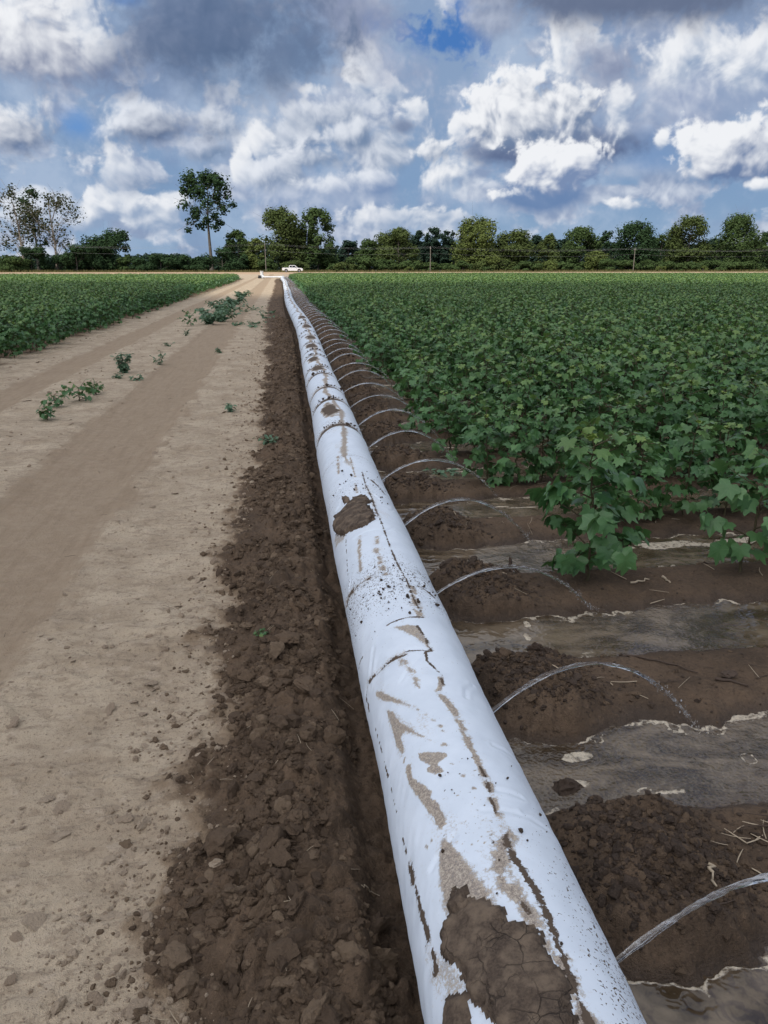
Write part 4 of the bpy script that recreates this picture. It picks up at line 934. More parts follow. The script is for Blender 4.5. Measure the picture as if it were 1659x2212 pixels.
JL = {0: 'nearest water jet, a thick clear stem leaving the pipe and running out of the frame',
      1: 'clear water jet arching over a bare brown ridge into the stirred muddy pool',
      2: 'clear water jet landing in the flooded furrow in front of the first cotton plant',
      3: 'clear water jet falling just left of the lowest leaves of the first cotton plant'}
for n in range(122):
    y = jet_y(n) + (0.02 * math.sin(n * 1.7) if n > 2 else 0)
    if y > 121: break
    k = n % 6 if n < 26 else 6 + n % 3
    st, dr, L = protos[k]
    x0 = float(pipe_x(y)) + PR - 0.004
    j = empty('water_jet', (x0, y, float(pipe_z(y)) + 0.012), 0.0)
    sc = 1.0 if n < 26 else 1.05
    j.scale = (sc, sc, sc * (1 + 0.06 * math.sin(n * 2.4)))
    lab = JL.get(n) or (ORD[n] + ' thin arc of water counted from the camera along the white pipe' if n < 25 else 'thin far arc of water in the dense row of arcs along the distant pipe')
    tag(j, lab, 'water jet', 'water jets squirting from the pipe' if n < 25 else 'far water jets squirting from the pipe')
    link('stream', st, j)
    if n < 60: link('droplets', dr, j)['kind'] = 'stuff'
# ------------------------------------------------------------------ leafy plants
def leaf_mat(name, c0, c1, trans=0.25, rough=0.48, vein=(0.20, 0.30, 0.13, 1)):
    m_ = bpy.data.materials.new(name); m_.use_nodes = True; t = NT(m_.node_tree); t.n.clear()
    out = t.node('ShaderNodeOutputMaterial'); p = t.node('ShaderNodeBsdfPrincipled'); tr = t.node('ShaderNodeBsdfTranslucent'); mx = t.node('ShaderNodeMixShader')
    geo = t.node('ShaderNodeNewGeometry'); oi = t.node('ShaderNodeObjectInfo')
    ob = t.node('ShaderNodeTexCoord').outputs['Object']
    r_ = t.m('ADD', t.m('MULTIPLY', geo.outputs['Random Per Island'], 0.65), t.m('MULTIPLY', oi.outputs['Random'], 0.35))
    n = t.noise(ob, 35.0, 4.0, 0.6)
    c = t.mix(t.m('ADD', t.m('MULTIPLY', r_, 0.75), t.m('MULTIPLY', n, 0.25)), c0, c1)
    c = t.mix(t.m('MULTIPLY', t.attr('young'), 0.75), c, (c1[0] * 2.0, c1[1] * 1.35, c1[2] * 0.8, 1))
    c = t.mix(t.m('MULTIPLY', t.mapr(t.attr('vein'), 0.86, 0.97), 0.45), c, vein)
    t.put(p.inputs['Base Color'], c); p.inputs['Roughness'].default_value = rough; p.inputs['Specular IOR Level'].default_value = 0.38
    t.put(p.inputs['Normal'], t.bump(t.noise(ob, 90.0, 3.0, 0.6), 0.25, 0.006))
    t.put(tr.inputs[0], t.mix(0.5, c, (0.10, 0.20, 0.03, 1)))
    mx.inputs[0].default_value = trans
    t.l.new(p.outputs[0], mx.inputs[1]); t.l.new(tr.outputs[0], mx.inputs[2]); t.l.new(mx.outputs[0], out.inputs[0])
    return m_
mat_cotton = leaf_mat('cotton_leaf', (0.032, 0.102, 0.038, 1), (0.135, 0.265, 0.090, 1), rough=.34)
mat_weed = leaf_mat('weed_leaf', (0.060, 0.140, 0.055, 1), (0.105, 0.215, 0.085, 1))
mat_pig = leaf_mat('pigweed_leaf', (0.095, 0.175, 0.105, 1), (0.155, 0.250, 0.155, 1), rough=.6)
mat_stem = simple('cotton_stem', (0.085, 0.070, 0.036, 1), 0.7)
OUT = [(0, 1.0), (8, .86), (18, .69), (27, .61), (36, .73), (46, .92), (54, .79), (67, .63), (76, .60), (90, .68), (104, .74), (122, .63), (150, .48), (172, .20)]
_ang = [a for a, _ in OUT] + [-a for a, _ in OUT[:0:-1]]; _rad = [r_ for _, r_ in OUT] + [r_ for _, r_ in OUT[:0:-1]]
_vein = [1.0 if a in (0, 46, 104) else 0.0 for a, _ in OUT]; _vein = _vein + _vein[:0:-1]
LEAF2 = np.array([[0, 0]] + [[r_ * math.cos(R(a)), r_ * math.sin(R(a))] for a, r_ in zip(_ang, _rad)])
LEAFV = np.array([0.93] + _vein); NL = len(_ang)
LEAFF = np.array([[0, 1 + i, 1 + (i + 1) % NL] for i in range(NL)])
OVAL2 = np.array([[0, 0], [.25, .17], [.55, .22], [.8, .13], [1, 0], [.8, -.13], [.55, -.22], [.25, -.17], [.5, 0]]); OVALV = np.array([.9, 0, 0, 0, 1, 0, 0, 0, 1.])
OVALF = np.array([[8, 0, 1], [8, 1, 2], [8, 2, 3], [8, 3, 4], [8, 4, 5], [8, 5, 6], [8, 6, 7], [8, 7, 0]])[:, ::-1]
class Foliage:
    def __init__(self): self.v = []; self.f = []; self.vn = []; self.yg = []; self.n = 0
    def leaf(self, o, d, nrm, size, rs, young=0.0, shape='cotton'):
        d = d / np.linalg.norm(d); s = np.cross(nrm, d); s /= np.linalg.norm(s) + 1e-9; nn = np.cross(d, s)
        P2, VV, FF = (LEAF2, LEAFV, LEAFF) if shape == 'cotton' else (OVAL2, OVALV, OVALF)
        x, y = P2[:, 0] * size, P2[:, 1] * size; rr_ = np.hypot(P2[:, 0], P2[:, 1])
        curl = rs.uniform(.05, .48); fold = rs.uniform(-.02, .42); wav = rs.uniform(-.16, .16)
        z = size * (-curl * rr_ ** 2 + fold * np.abs(P2[:, 1]) + wav * np.sin(3 * np.arctan2(P2[:, 1], P2[:, 0]) + rs.uniform(0, 6)) * rr_ + 0.05 * VV * rr_)
        self.v.append(o + x[:, None] * d + y[:, None] * s + z[:, None] * nn)
        self.f.append(FF + self.n); self.n += len(P2); self.vn.append(VV); self.yg.append(np.full(len(P2), young))
    def mesh(self, name, mat_):
        return mk_mesh(name, np.vstack(self.v), np.vstack(self.f), {'vein': np.concatenate(self.vn), 'young': np.concatenate(self.yg)}, mats=(mat_,), smooth=True)
def cotton(seed, H=0.78, spread=0.30, nodes=13, lsz=0.095, bare=0.08, mat_=None, dens=1.0, low=0.0):
    rs = np.random.RandomState(seed); fo = Foliage(); mb = MB()
    zz = np.linspace(0, H, nodes + 2); lean = rs.normal(0, .05, 2)
    stem = np.column_stack([lean[0] * (zz / H) ** 1.5 + rs.normal(0, .006, len(zz)), lean[1] * (zz / H) ** 1.5 + rs.normal(0, .006, len(zz)), zz])
    mb.tube(np.vstack([[stem[0][0], stem[0][1], -0.03], stem]), np.concatenate([[.0085], np.linspace(.008, .0028, len(zz))]), 6)
    a = rs.uniform(0, 6.28)
    for i in range(1, nodes + 2):
        q = zz[i] / H
        if zz[i] < bare: continue
        a += 2.4 + rs.normal(0, .35)
        L = spread * (1.10 - 0.75 * q) * rs.uniform(.65, 1.15) * (1.0 if q > .2 else .75)
        dirh = np.array([math.cos(a), math.sin(a), 0]); rise = rs.uniform(.15, .6) + .35 * q
        b0 = stem[i]; pts = [b0 + dirh * L * u + np.array([0, 0, L * rise * u - low * L * u * u * .9]) for u in (0, .35, .7, 1.0)]
        mb.tube(pts, [.0038, .003, .0024, .0016], 4, False)
        nl = max(2, int(round((4.6 if q < .8 else 3) * dens)))
        for u in np.linspace(.30, 1.0, nl):
            base = b0 + dirh * L * u + np.array([0, 0, L * rise * u - low * L * u * u * .9])
            aa = a + rs.normal(0, .9); pd = np.array([math.cos(aa), math.sin(aa), rs.uniform(.0, .7)]); pl = lsz * rs.uniform(.5, 1.0)
            o = base + pd / np.linalg.norm(pd) * pl
            mb.tube([base, (base + o) / 2 + np.array([0, 0, .006]), o], [.0016, .0014, .0012], 3, False)
            tilt = rs.uniform(-.15, 1.15) + (0.35 if q < .35 else 0)
            dd_ = np.array([math.cos(aa) * math.cos(tilt), math.sin(aa) * math.cos(tilt), -math.sin(tilt)])
            nr = np.array([math.cos(aa) * math.sin(tilt), math.sin(aa) * math.sin(tilt), math.cos(tilt)]) + rs.normal(0, .34, 3)
            sz = lsz * rs.uniform(.65, 1.15) * (1 - .42 * max(q - .55, 0) / .45)
            fo.leaf(o, dd_, nr, sz, rs, young=max(0, (q - .75) * 2.6) * rs.uniform(.2, 1))
        # a leaf off the stem itself
        aa = a + 1.6; o = b0 + np.array([math.cos(aa), math.sin(aa), .5]) * lsz * .9
        mb.tube([b0, o], [.0016, .0012], 3, False)
        fo.leaf(o, np.array([math.cos(aa), math.sin(aa), -.45]), np.array([math.cos(aa) * .45, math.sin(aa) * .45, 1.0]) + rs.normal(0, .15, 3), lsz * rs.uniform(.75, 1.15) * (1 - .35 * q), rs, young=max(0, (q - .8) * 3))
    for _ in range(3):
        aa = rs.uniform(0, 6.28); fo.leaf(stem[-1], np.array([math.cos(aa), math.sin(aa), .4]), np.array([0, 0, 1.]) + rs.normal(0, .3, 3), lsz * .45, rs, young=1.0)
    return fo.mesh('leaves', mat_ or mat_cotton), mb.mesh('stem', (mat_stem,), True)
PROTO = [cotton(100 + i, H=0.69 + .045 * (i % 3), spread=.30, nodes=15, lsz=.074, bare=.02, low=.22, dens=1.35) for i in range(7)]
SKIRT = [cotton(340 + i, H=.68, spread=.34, nodes=15, lsz=.076, bare=.02, low=.42, dens=1.5) for i in range(3)]
FIRST = cotton(300, H=0.72, spread=.36, nodes=16, lsz=.074, bare=.02, dens=2.1, low=.34)
THIN = cotton(311, H=0.68, spread=.27, nodes=13, lsz=.080, bare=.08, dens=1.1)

rs = np.random.RandomState(42)
plants = []                                                    # x, y, scale, rot, which
def row_x0(k): return {0: 1.60, 1: 2.0, 2: 1.52, 3: 1.44, 4: 1.50}.get(k, 1.56 + rs.uniform(-.10, .12))
rows_right = [Y_RIDGE + ROW * k for k in range(112)]
for k, yk in enumerate(rows_right):
    x = row_x0(k); xe = max(6.0, .74 * yk + 3.5)
    if k == 0: xs = [1.60, 2.40, 2.80, 3.2, 3.6, 3.95, 4.3, 4.7]
    elif k == 1: xs = [2.02, 2.30, 2.62, 2.95] + list(np.arange(3.25, xe, .24))
    else: xs = list(np.arange(x, xe, 0.235))
    for i, xv in enumerate(xs):
        if k > 1 and rs.rand() < .05: continue
        edge = 0.84 + 0.16 * sst(0.0, 1.3, np.array(xv - xs[0]))
        plants.append((xv + rs.normal(0, .03), yk + rs.normal(0, .035), float(edge) * rs.uniform(.88, 1.10), rs.uniform(0, 6.28), rs.randint(0, 7), 'R', k, i))
rows_left = [7.3 + ROW * k for k in range(95)]
for k, yk in enumerate(rows_left):
    x0 = -4.95 + rs.uniform(-.12, .10); xe = -.47 * yk - 6.5
    for i, xv in enumerate(np.arange(x0, xe, -0.235)):
        if rs.rand() < .04: continue
        plants.append((xv + rs.normal(0, .03), yk + rs.normal(0, .06), rs.uniform(.92, 1.12) * (0.92 if i == 0 else 1.0), rs.uniform(0, 6.28), rs.randint(0, 7), 'L', k, i))
def in_view(x, y, m=1.06):
    fw = x * math.sin(YAW) + y * math.cos(YAW); r_ = x * math.cos(YAW) - y * math.sin(YAW)
    return fw > .5 and abs(r_) < (829.5 / F_PX) * fw * m + .3
order = sorted(range(len(plants)), key=lambda i: (not in_view(plants[i][0], plants[i][1]), plants[i][0] ** 2 + plants[i][1] ** 2))
single = set(order[:300])
rown = ['first', 'second', 'third', 'fourth', 'fifth', 'sixth', 'seventh', 'eighth', 'ninth', 'tenth', 'eleventh', 'twelfth', 'thirteenth', 'fourteenth', 'fifteenth', 'sixteenth', 'seventeenth', 'eighteenth', 'nineteenth', 'twentieth']
for i in order[:300]:
    x, y, s, rz, w, side, k, idx = plants[i]
    lv, stm = PROTO[w]
    if side == 'R':
        if idx <= 1 and 0 < k < 14: lv, stm = SKIRT[(k + idx) % 3]
        if k == 0 and idx == 0: lv, stm, s, rz = FIRST[0], FIRST[1], 1.10, 0.6
        if k == 0 and idx == 1: lv, stm, s, rz = THIN[0], THIN[1], 1.05, 2.0
    z = float(hz(x, y)[0])
    o = empty('cotton_plant', (x, y, z), rz); o.scale = (s, s, s)
    if side == 'R':
        rn = rown[k] if k < 20 else 'far'
        if k == 0 and idx == 0: lab, gr = 'nearest cotton plant, broad and low over the flooded furrow beside the water jets', 'cotton plants standing apart at the front'
        elif k == 0 and idx == 1: lab, gr = 'upright cotton plant with a bare brown stem standing in wet soil near the frame edge', 'cotton plants standing apart at the front'
        elif idx == 0: lab, gr = 'cotton plant at the pipe end of the %s crop row from the camera' % rn, 'cotton plants at the row ends along the pipe'
        else: lab, gr = 'dense green cotton plant within the %s crop row right of the pipe' % rn, 'cotton plants of the %s row right of the pipe' % rn
    else:
        lab, gr = ('dark green cotton plant on the front edge of the left field facing the track', 'cotton plants along the edge of the left field') if idx == 0 else ('dark green cotton plant inside the left field beyond the track', 'cotton plants inside the left field')
    tag(o, lab, 'cotton plant', gr)
    link('leaves', lv, o); link('stem', stm, o)

# the rest of both fields: one object, instanced on points
def proto_coll(name, items):
    c = bpy.data.collections.new(name)
    for i, ms in enumerate(items):
        bmv = []
        o = bpy.data.objects.new('%s_%02d' % (name, i), ms); c.objects.link(o)
    return c
def scatter(name, pts, rot, scl, idx, coll, label, cat):
    me = bpy.data.meshes.new(name); me.vertices.add(len(pts)); me.vertices.foreach_set('co', np.ascontiguousarray(pts, np.float32).ravel())
    a = me.attributes.new('rot', 'FLOAT_VECTOR', 'POINT'); a.data.foreach_set('vector', np.ascontiguousarray(rot, np.float32).ravel())
    a = me.attributes.new('scl', 'FLOAT', 'POINT'); a.data.foreach_set('value', np.ascontiguousarray(scl, np.float32))
    a = me.attributes.new('idx', 'INT', 'POINT'); a.data.foreach_set('value', np.ascontiguousarray(idx, np.int32))
    o = link(name, me)
    ng = bpy.data.node_groups.new(name + '_scatter', 'GeometryNodeTree')
    ng.interface.new_socket('Geometry', in_out='INPUT', socket_type='NodeSocketGeometry'); ng.interface.new_socket('Geometry', in_out='OUTPUT', socket_type='NodeSocketGeometry')
    N = ng.nodes; L = ng.links
    gi_ = N.new('NodeGroupInput'); go_ = N.new('NodeGroupOutput'); ip = N.new('GeometryNodeInstanceOnPoints'); ci = N.new('GeometryNodeCollectionInfo')
    ci.inputs['Collection'].default_value = coll; ci.inputs['Separate Children'].default_value = True; ci.inputs['Reset Children'].default_value = True
    def na(nm, typ):
        q = N.new('GeometryNodeInputNamedAttribute'); q.data_type = typ; q.inputs['Name'].default_value = nm; return q.outputs['Attribute']
    L.new(gi_.outputs[0], ip.inputs['Points']); L.new(ci.outputs[0], ip.inputs['Instance']); ip.inputs['Pick Instance'].default_value = True
    L.new(na('idx', 'INT'), ip.inputs['Instance Index']); L.new(na('rot', 'FLOAT_VECTOR'), ip.inputs['Rotation']); L.new(na('scl', 'FLOAT'), ip.inputs['Scale'])
    L.new(ip.outputs[0], go_.inputs[0])
    md = o.modifiers.new('scatter', 'NODES'); md.node_group = ng
    tag(o, label, cat, kind='stuff'); return o
def joined(lv, st):
    def arr(me):
        v = np.empty(len(me.vertices) * 3, np.float32); me.vertices.foreach_get('co', v)
        n = np.empty(len(me.polygons), np.int32); me.polygons.foreach_get('loop_total', n); l = np.empty(len(me.loops), np.int32); me.loops.foreach_get('vertex_index', l)
        return v.reshape(-1, 3), n, l
    def at_(me, k):
        a = np.empty(len(me.vertices), np.float32); me.attributes[k].data.foreach_get('value', a); return a
    v, n, l = arr(lv); v2, n2, l2 = arr(st)
    f3_ = l.reshape(-1, 3); s4 = l2[:int((n2 == 4).sum() * 4)].reshape(-1, 4)           # quads come first in MB meshes
    me = mk_mesh('cotton', np.vstack([v, v2]), [f3_, s4 + len(v)], {'vein': np.concatenate([at_(lv, 'vein'), np.zeros(len(v2))]), 'young': np.concatenate([at_(lv, 'young'), np.zeros(len(v2))])},
                 mats=(mat_cotton, mat_stem), face_mat=np.concatenate([np.zeros(len(f3_)), np.ones(len(s4))]))
    return me
def sparse_plant(seed):
    lv, st = cotton(seed, H=.70, spread=.32, nodes=8, lsz=.110, dens=.75); return lv
coll = proto_coll('field_cotton', [joined(*q) for q in PROTO] + [sparse_plant(500 + i) for i in range(4)])
rest = [plants[i] for i in range(len(plants)) if i not in single and in_view(plants[i][0], plants[i][1], 1.35)]
pa = np.array([(q[0], q[1], q[2], q[3], q[4]) for q in rest])
pz = hz(pa[:, 0], pa[:, 1]); dist = np.hypot(pa[:, 0], pa[:, 1])
idx = np.where(dist < 45, pa[:, 4], 7 + pa[:, 4] % 4).astype(int)
scatter('cotton_crop', np.column_stack([pa[:, 0], pa[:, 1], pz]), np.column_stack([np.zeros(len(pa)), np.zeros(len(pa)), pa[:, 3]]), pa[:, 2] * np.where(dist < 45, 1, 1.06), idx, coll,
        'dense dark green cotton crop covering both flat fields to the far road', 'cotton crop')

# ------------------------------------------------------------------ weeds on the track
def pigweed(seed, H, spread, n=70, lsz=.05):
    rs = np.random.RandomState(seed); fo = Foliage(); mb = MB()
    for b in range(5 if H < .3 else 8):
        a = rs.uniform(0, 6.28); L = H * rs.uniform(.6, 1.0); sp = spread * rs.uniform(.25, 1.0)
        pts = [np.array([math.cos(a) * sp * u ** 1.2, math.sin(a) * sp * u ** 1.2, L * u * (1.15 - .15 * u)]) for u in np.linspace(0, 1, 6)]
        mb.tube(pts, np.linspace(.004, .0014, 6), 4, False)
        for u in np.linspace(.08, 1, max(6, n // 5)):
            k = min(int(u * 5), 4); o = pts[k] + (pts[k + 1] - pts[k]) * (u * 5 - k) if k < 5 else pts[5]
            aa = rs.uniform(0, 6.28); tl = rs.uniform(-.2, .8)
            fo.leaf(o, np.array([math.cos(aa) * math.cos(tl), math.sin(aa) * math.cos(tl), -math.sin(tl) + .25]), np.array([math.cos(aa) * math.sin(tl), math.sin(aa) * math.sin(tl), math.cos(tl)]) + rs.normal(0, .3, 3), lsz * rs.uniform(.7, 1.5), rs, shape='oval')
    return fo.mesh('leaves', mat_pig), mb.mesh('stem', (mat_stem,), True)
def weed(px, py, kind, H, sp, label, group='weeds growing on the track', rot=0.0, seed=0, lsz=None):
    x, y = ground_pt(px, py)
    if kind == 'broad': lv, st = cotton(700 + seed, H=H * .9, spread=sp * .85, nodes=7, lsz=(lsz or .085) * .62, bare=.01, mat_=mat_weed, dens=.8)
    else: lv, st = pigweed(800 + seed, H, sp, lsz=lsz or .05, n=60 if H < .3 else 190)
    o = tag(empty('weed', (x, y, float(hz(x, y)[0]) - .005), rot), label, 'weed', group); link('leaves', lv, o); link('stem', st, o)
weed(172, 866, 'broad', .20, .30, 'bushy broad leaved weed, the largest near the left edge of the centre strip', seed=1, lsz=.10)
weed(124, 880, 'broad', .16, .24, 'paler spreading weed right beside the bushiest broad leaved weed', seed=2)
weed(208, 853, 'broad', .12, .18, 'low weed sprawling at the right of the bushiest broad leaved weed', seed=3, lsz=.07)
weed(104, 908, 'broad', .16, .13, 'small lone leafy weed nearest the camera on the centre strip', seed=4)
weed(268, 806, 'pig', .36, .16, 'tall loose weed with drooping narrow leaves between the wheel tracks', seed=5, lsz=.065)
weed(345, 787, 'pig', .26, .17, 'round grey green weed at the edge of the right wheel track', seed=6)
weed(255, 818, 'pig', .07, .12, 'tiny flat weed just in front of the tall loose weed', seed=7)
weed(300, 822, 'pig', .09, .16, 'tiny sprawling weed lying in the right wheel track', seed=8)
weed(366, 748, 'pig', .12, .20, 'flat green tuft beyond the round grey green weed', seed=9)
weed(402, 726, 'pig', .18, .10, 'thin small weed standing on the centre strip in front of the weed patch', seed=10)
weed(474, 764, 'pig', .12, .10, 'faint small weed at the right edge of the right wheel track', seed=11)
weed(499, 893, 'pig', .13, .06, 'slender upright sprig growing alone on the pale strip', seed=12)
weed(583, 962, 'pig', .07, .16, 'flat green weed patch at the edge of the dark soil bank', seed=13)
weed(413, 704, 'broad', .42, .38, 'leafy weed bush in front of the long weed patch', 'weed patch', seed=14, lsz=.12)
for i, (a, b, h, s) in enumerate(((452, 700, .62, .55), (474, 693, .72, .6), (462, 686, .75, .6), (492, 678, .72, .6), (480, 672, .8, .6), (500, 664, .7, .6), (506, 657, .65, .5), (520, 645, .6, .6), (524, 640, .6, .6))):
    weed(a, b, 'pig', h * .58, s * 1.25, 'grey green weed in the long dense patch on the far centre strip', 'weeds of the far patch', seed=20 + i, lsz=.125)
for i, (a, b, h, s) in enumerate(((532, 672, .16, .7), (548, 668, .18, .7), (580, 678, .16, .6), (575, 688, .18, .5), (545, 700, .12, .7), (540, 706, .10, .7), (515, 702, .1, .4))):
    weed(a, b, 'pig', h, s, 'thin low weed in the sparse green mat beside the far dark bank', 'low weeds beside the far bank', seed=40 + i, lsz=.09)
weed(572, 1387, 'broad', .04, .03, 'tiny bright seedling on the dark soil bank', seed=60, lsz=.03)
weed(945, 1018, 'pig', .08, .22, 'low green grass tuft on the wet soil under the sixth arc of water', seed=61)

# ------------------------------------------------------------------ straw, sticks and stubble
mat_straw = simple('pale_straw', (0.42, 0.34, 0.24, 1), .8, var=.35, scale=3.0); mat_twig = simple('dark_twig', (0.075, 0.052, 0.038, 1), .85, var=.3, scale=8.0)
rs = np.random.RandomState(33); mb = MB(); mb2 = MB()
def straw(mb_, x, y, L, rz, r_, lift=.004):
    u = np.linspace(-.5, .5, 4); px_, py_ = x + u * L * math.cos(rz), y + u * L * math.sin(rz)
    z = hz(px_, py_); zz = np.linspace(z[0], z[-1], 4); zz += max(0, float((z - zz).max())) + lift
    bend = rs.normal(0, .05) * L * (1 - 4 * u * u)
    mb_.tube(np.column_stack([px_ - bend * math.sin(rz), py_ + bend * math.cos(rz), zz]), [r_, r_ * 1.1, r_, r_ * .6], 4)
for _ in range(420):
    k = rs.randint(-1, 10); y = Y_RIDGE + ROW * (k - 2) + rs.normal(0, .15); x = rs.uniform(1.05, 4.2)
    straw(mb if rs.rand() < .45 else mb2, x, y, rs.uniform(.02, .13), rs.uniform(0, 3.1), rs.uniform(.0008, .0028))
for _ in range(110): straw(mb, rs.normal(1.48, .10), rs.normal(1.70, .05), rs.uniform(.03, .09), rs.uniform(0, 3.1), rs.uniform(.0010, .0022), rs.uniform(.003, .02))
for _ in range(70): straw(mb2, rs.normal(1.48, .10), rs.normal(1.70, .05), rs.uniform(.03, .09), rs.uniform(0, 3.1), rs.uniform(.0010, .0026), rs.uniform(.003, .02))
for _ in range(90): straw(mb, rs.normal(-.1, .2), .8 + 6 * rs.rand() ** 1.5, rs.uniform(.02, .07), rs.uniform(0, 3.1), rs.uniform(.0006, .0011))
for _ in range(110): straw(mb2 if rs.rand() < .6 else mb, rs.uniform(-4.6, -.4), 1 + 14 * rs.rand() ** 1.3, rs.uniform(.02, .08), rs.uniform(0, 3.1), rs.uniform(.0006, .0012))
for _ in range(160): straw(mb, rs.uniform(-5.0, -4.3), rs.uniform(12, 26), rs.uniform(.05, .25), rs.uniform(0, 3.1), rs.uniform(.002, .004))
tag(link('straw_litter', mb.mesh('straw_litter', (mat_straw,), True)), 'bits of pale straw and stalk strewn on the soil', 'straw', kind='stuff')
tag(link('twig_litter', mb2.mesh('twig_litter', (mat_twig,), True)), 'bits of dark twig and stalk strewn on the wet ridges', 'twigs', kind='stuff')
def stick(px0, py0, px1, py1, r_, mat_, label, lift=.006, name='stick'):
    a = np.array(ground_pt(px0, py0, .04)); b = np.array(ground_pt(px1, py1, .04)); u = np.linspace(0, 1, 8)[:, None]
    q = a + (b - a) * u; q = q + rs.normal(0, .004, q.shape); z = hz(q[:, 0], q[:, 1]); z = np.maximum(z, np.linspace(z[0], z[-1], 8)) + lift
    m2 = MB(); m2.tube(np.column_stack([q - q.mean(0), z - z.mean()]), np.linspace(r_, r_ * .55, 8) * (1 + .15 * rs.normal(size=8)), 7)
    o = link(name, m2.mesh(name, (mat_,), True), loc=(q[:, 0].mean(), q[:, 1].mean(), z.mean())); tag(o, label, 'stick', 'sticks lying on the wet ridges')
stick(1355, 1408, 1510, 1450, .0045, mat_twig, 'long thin dark stick on the ridge behind the nearest large pool')
stick(1545, 1468, 1612, 1480, .0065, mat_twig, 'short thick brown stick beside a black chunk of bark on the ridge')
stick(1320, 1325, 1360, 1300, .007, mat_straw, 'pale broken stalk pointing at the base of the first cotton plant')
stick(1365, 1258, 1400, 1254, .006, mat_straw, 'pale dry stalk lying right of the first cotton plant')
stick(1432, 1248, 1450, 1256, .007, mat_straw, 'short pale chip of stalk between the two front cotton plants')
stick(1180, 1468, 1215, 1482, .004, mat_straw, 'thin pale stalk under the second arc of water')
stick(780, 1895, 815, 1878, .0018, mat_straw, 'pale straw lying alone on the dark bank beside the pipe')
stick(1528, 1905, 1538, 1945, .0045, mat_straw, 'pale dry splinter standing out near the frame edge beside the nearest jet')
stick(1490, 1190, 1545, 1205, .014, mat_twig, 'dark rotting log in the foam behind the second front cotton plant')
x, y = ground_pt(1580, 1468, .04); v, f = pr3[2], f3
o = link('bark_chunk', mk_mesh('bark_chunk', v * np.array([.035, .022, .020]), f, mats=(mat_twig,), smooth=False), loc=(x, y + .02, float(hz(x, y)[0]) + .012)); tag(o, 'black chunk of bark on the bare ridge', 'bark')
# dead stalk stump in the water gap
x, y = ground_pt(1100, 1246, 0.0); mb = MB(); rs = np.random.RandomState(3)
for i in range(9):
    a = i * .7 + rs.normal(0, .1); mb.tube([(0, 0, .045), (math.cos(a) * .03, math.sin(a) * .03, .018), (math.cos(a) * .06, math.sin(a) * .06, -.012)], [.008, .006, .003], 5)
mb.tube([(0, 0, .0), (.003, 0, .05), (0, .004, .085)], [.012, .010, .007], 7)
tag(link('stalk_stump', mb.mesh('stalk_stump', (mat_twig,), True), loc=(x, y, float(hz(x, y)[0]))), 'dead stalk stump with splayed roots under the third arc of water', 'stump')
# ------------------------------------------------------------------ trees beyond the road
def tree_leaf_mat(name, c0, c1):
    m_ = bpy.data.materials.new(name); m_.use_nodes = True; t = NT(m_.node_tree); t.n.clear()
    out = t.node('ShaderNodeOutputMaterial'); d = t.node('ShaderNodeBsdfDiffuse'); tr = t.node('ShaderNodeBsdfTranslucent'); mx = t.node('ShaderNodeMixShader')
    r_ = t.node('ShaderNodeNewGeometry').outputs['Random Per Island']; ob = t.node('ShaderNodeTexCoord').outputs['Object']
    c = t.mix(t.m('ADD', t.m('MULTIPLY', r_, .35), t.m('MULTIPLY', t.noise(ob, .35, 3.0), .65)), c0, c1)
    t.put(d.inputs[0], c); t.put(tr.inputs[0], c); mx.inputs[0].default_value = .30
    t.l.new(d.outputs[0], mx.inputs[1]); t.l.new(tr.outputs[0], mx.inputs[2]); t.l.new(mx.outputs[0], out.inputs[0]); return m_
TL = {'dark': tree_leaf_mat('dark_foliage', (0.026, 0.054, 0.028, 1), (0.062, 0.104, 0.046, 1)),
      'mid': tree_leaf_mat('green_foliage', (0.045, 0.080, 0.032, 1), (0.105, 0.150, 0.056, 1)),
      'olive': tree_leaf_mat('olive_foliage', (0.056, 0.086, 0.032, 1), (0.130, 0.162, 0.058, 1)),
      'yellow': tree_leaf_mat('yellow_green_foliage', (0.080, 0.116, 0.036, 1), (0.175, 0.208, 0.070, 1)),
      'brown': tree_leaf_mat('browning_foliage', (0.034, 0.050, 0.026, 1), (0.085, 0.090, 0.044, 1)),
      'far': tree_leaf_mat('far_foliage', (0.024, 0.046, 0.034, 1), (0.048, 0.078, 0.054, 1))}
BARK = simple('grey_bark', (0.125, 0.11, 0.095, 1), .9, scale=2.0, var=.3); BARK_P = simple('pale_bark', (0.27, 0.235, 0.20, 1), .9, scale=2.0, var=.25)
def leaf_cards(C, size, rs, N=None):
    """small folded leaf sprays, one island each"""
    n = len(C); A = rotmats(n, rs)
    if N is not None:
        w = N + rs.normal(0, .42, (n, 3)) + np.array([0, 0, .35]); w /= np.linalg.norm(w, axis=1)[:, None] + 1e-9
        a_ = np.cross(w, rs.normal(size=(n, 3))); a_ /= np.linalg.norm(a_, axis=1)[:, None] + 1e-9
        A = np.stack([a_, np.cross(w, a_), w], -1)
    base = 1.12 * np.array([[-.5, -.12, 0], [0, -.42, .06], [.5, -.05, -.05], [.12, .40, .06], [-.30, .34, -.04], [0, 0, .14]])
    v = np.einsum('nij,kj->nki', A, base) * (size * rs.uniform(.6, 1.35, n))[:, None, None]
    v[:, :, 2] *= .8
    v += C[:, None, :]
    f = np.array([[5, 0, 1], [5, 1, 2], [5, 2, 3], [5, 3, 4], [5, 4, 0]])
    return v.reshape(-1, 3), (f[None] + (np.arange(n) * 6)[:, None, None]).reshape(-1, 3)
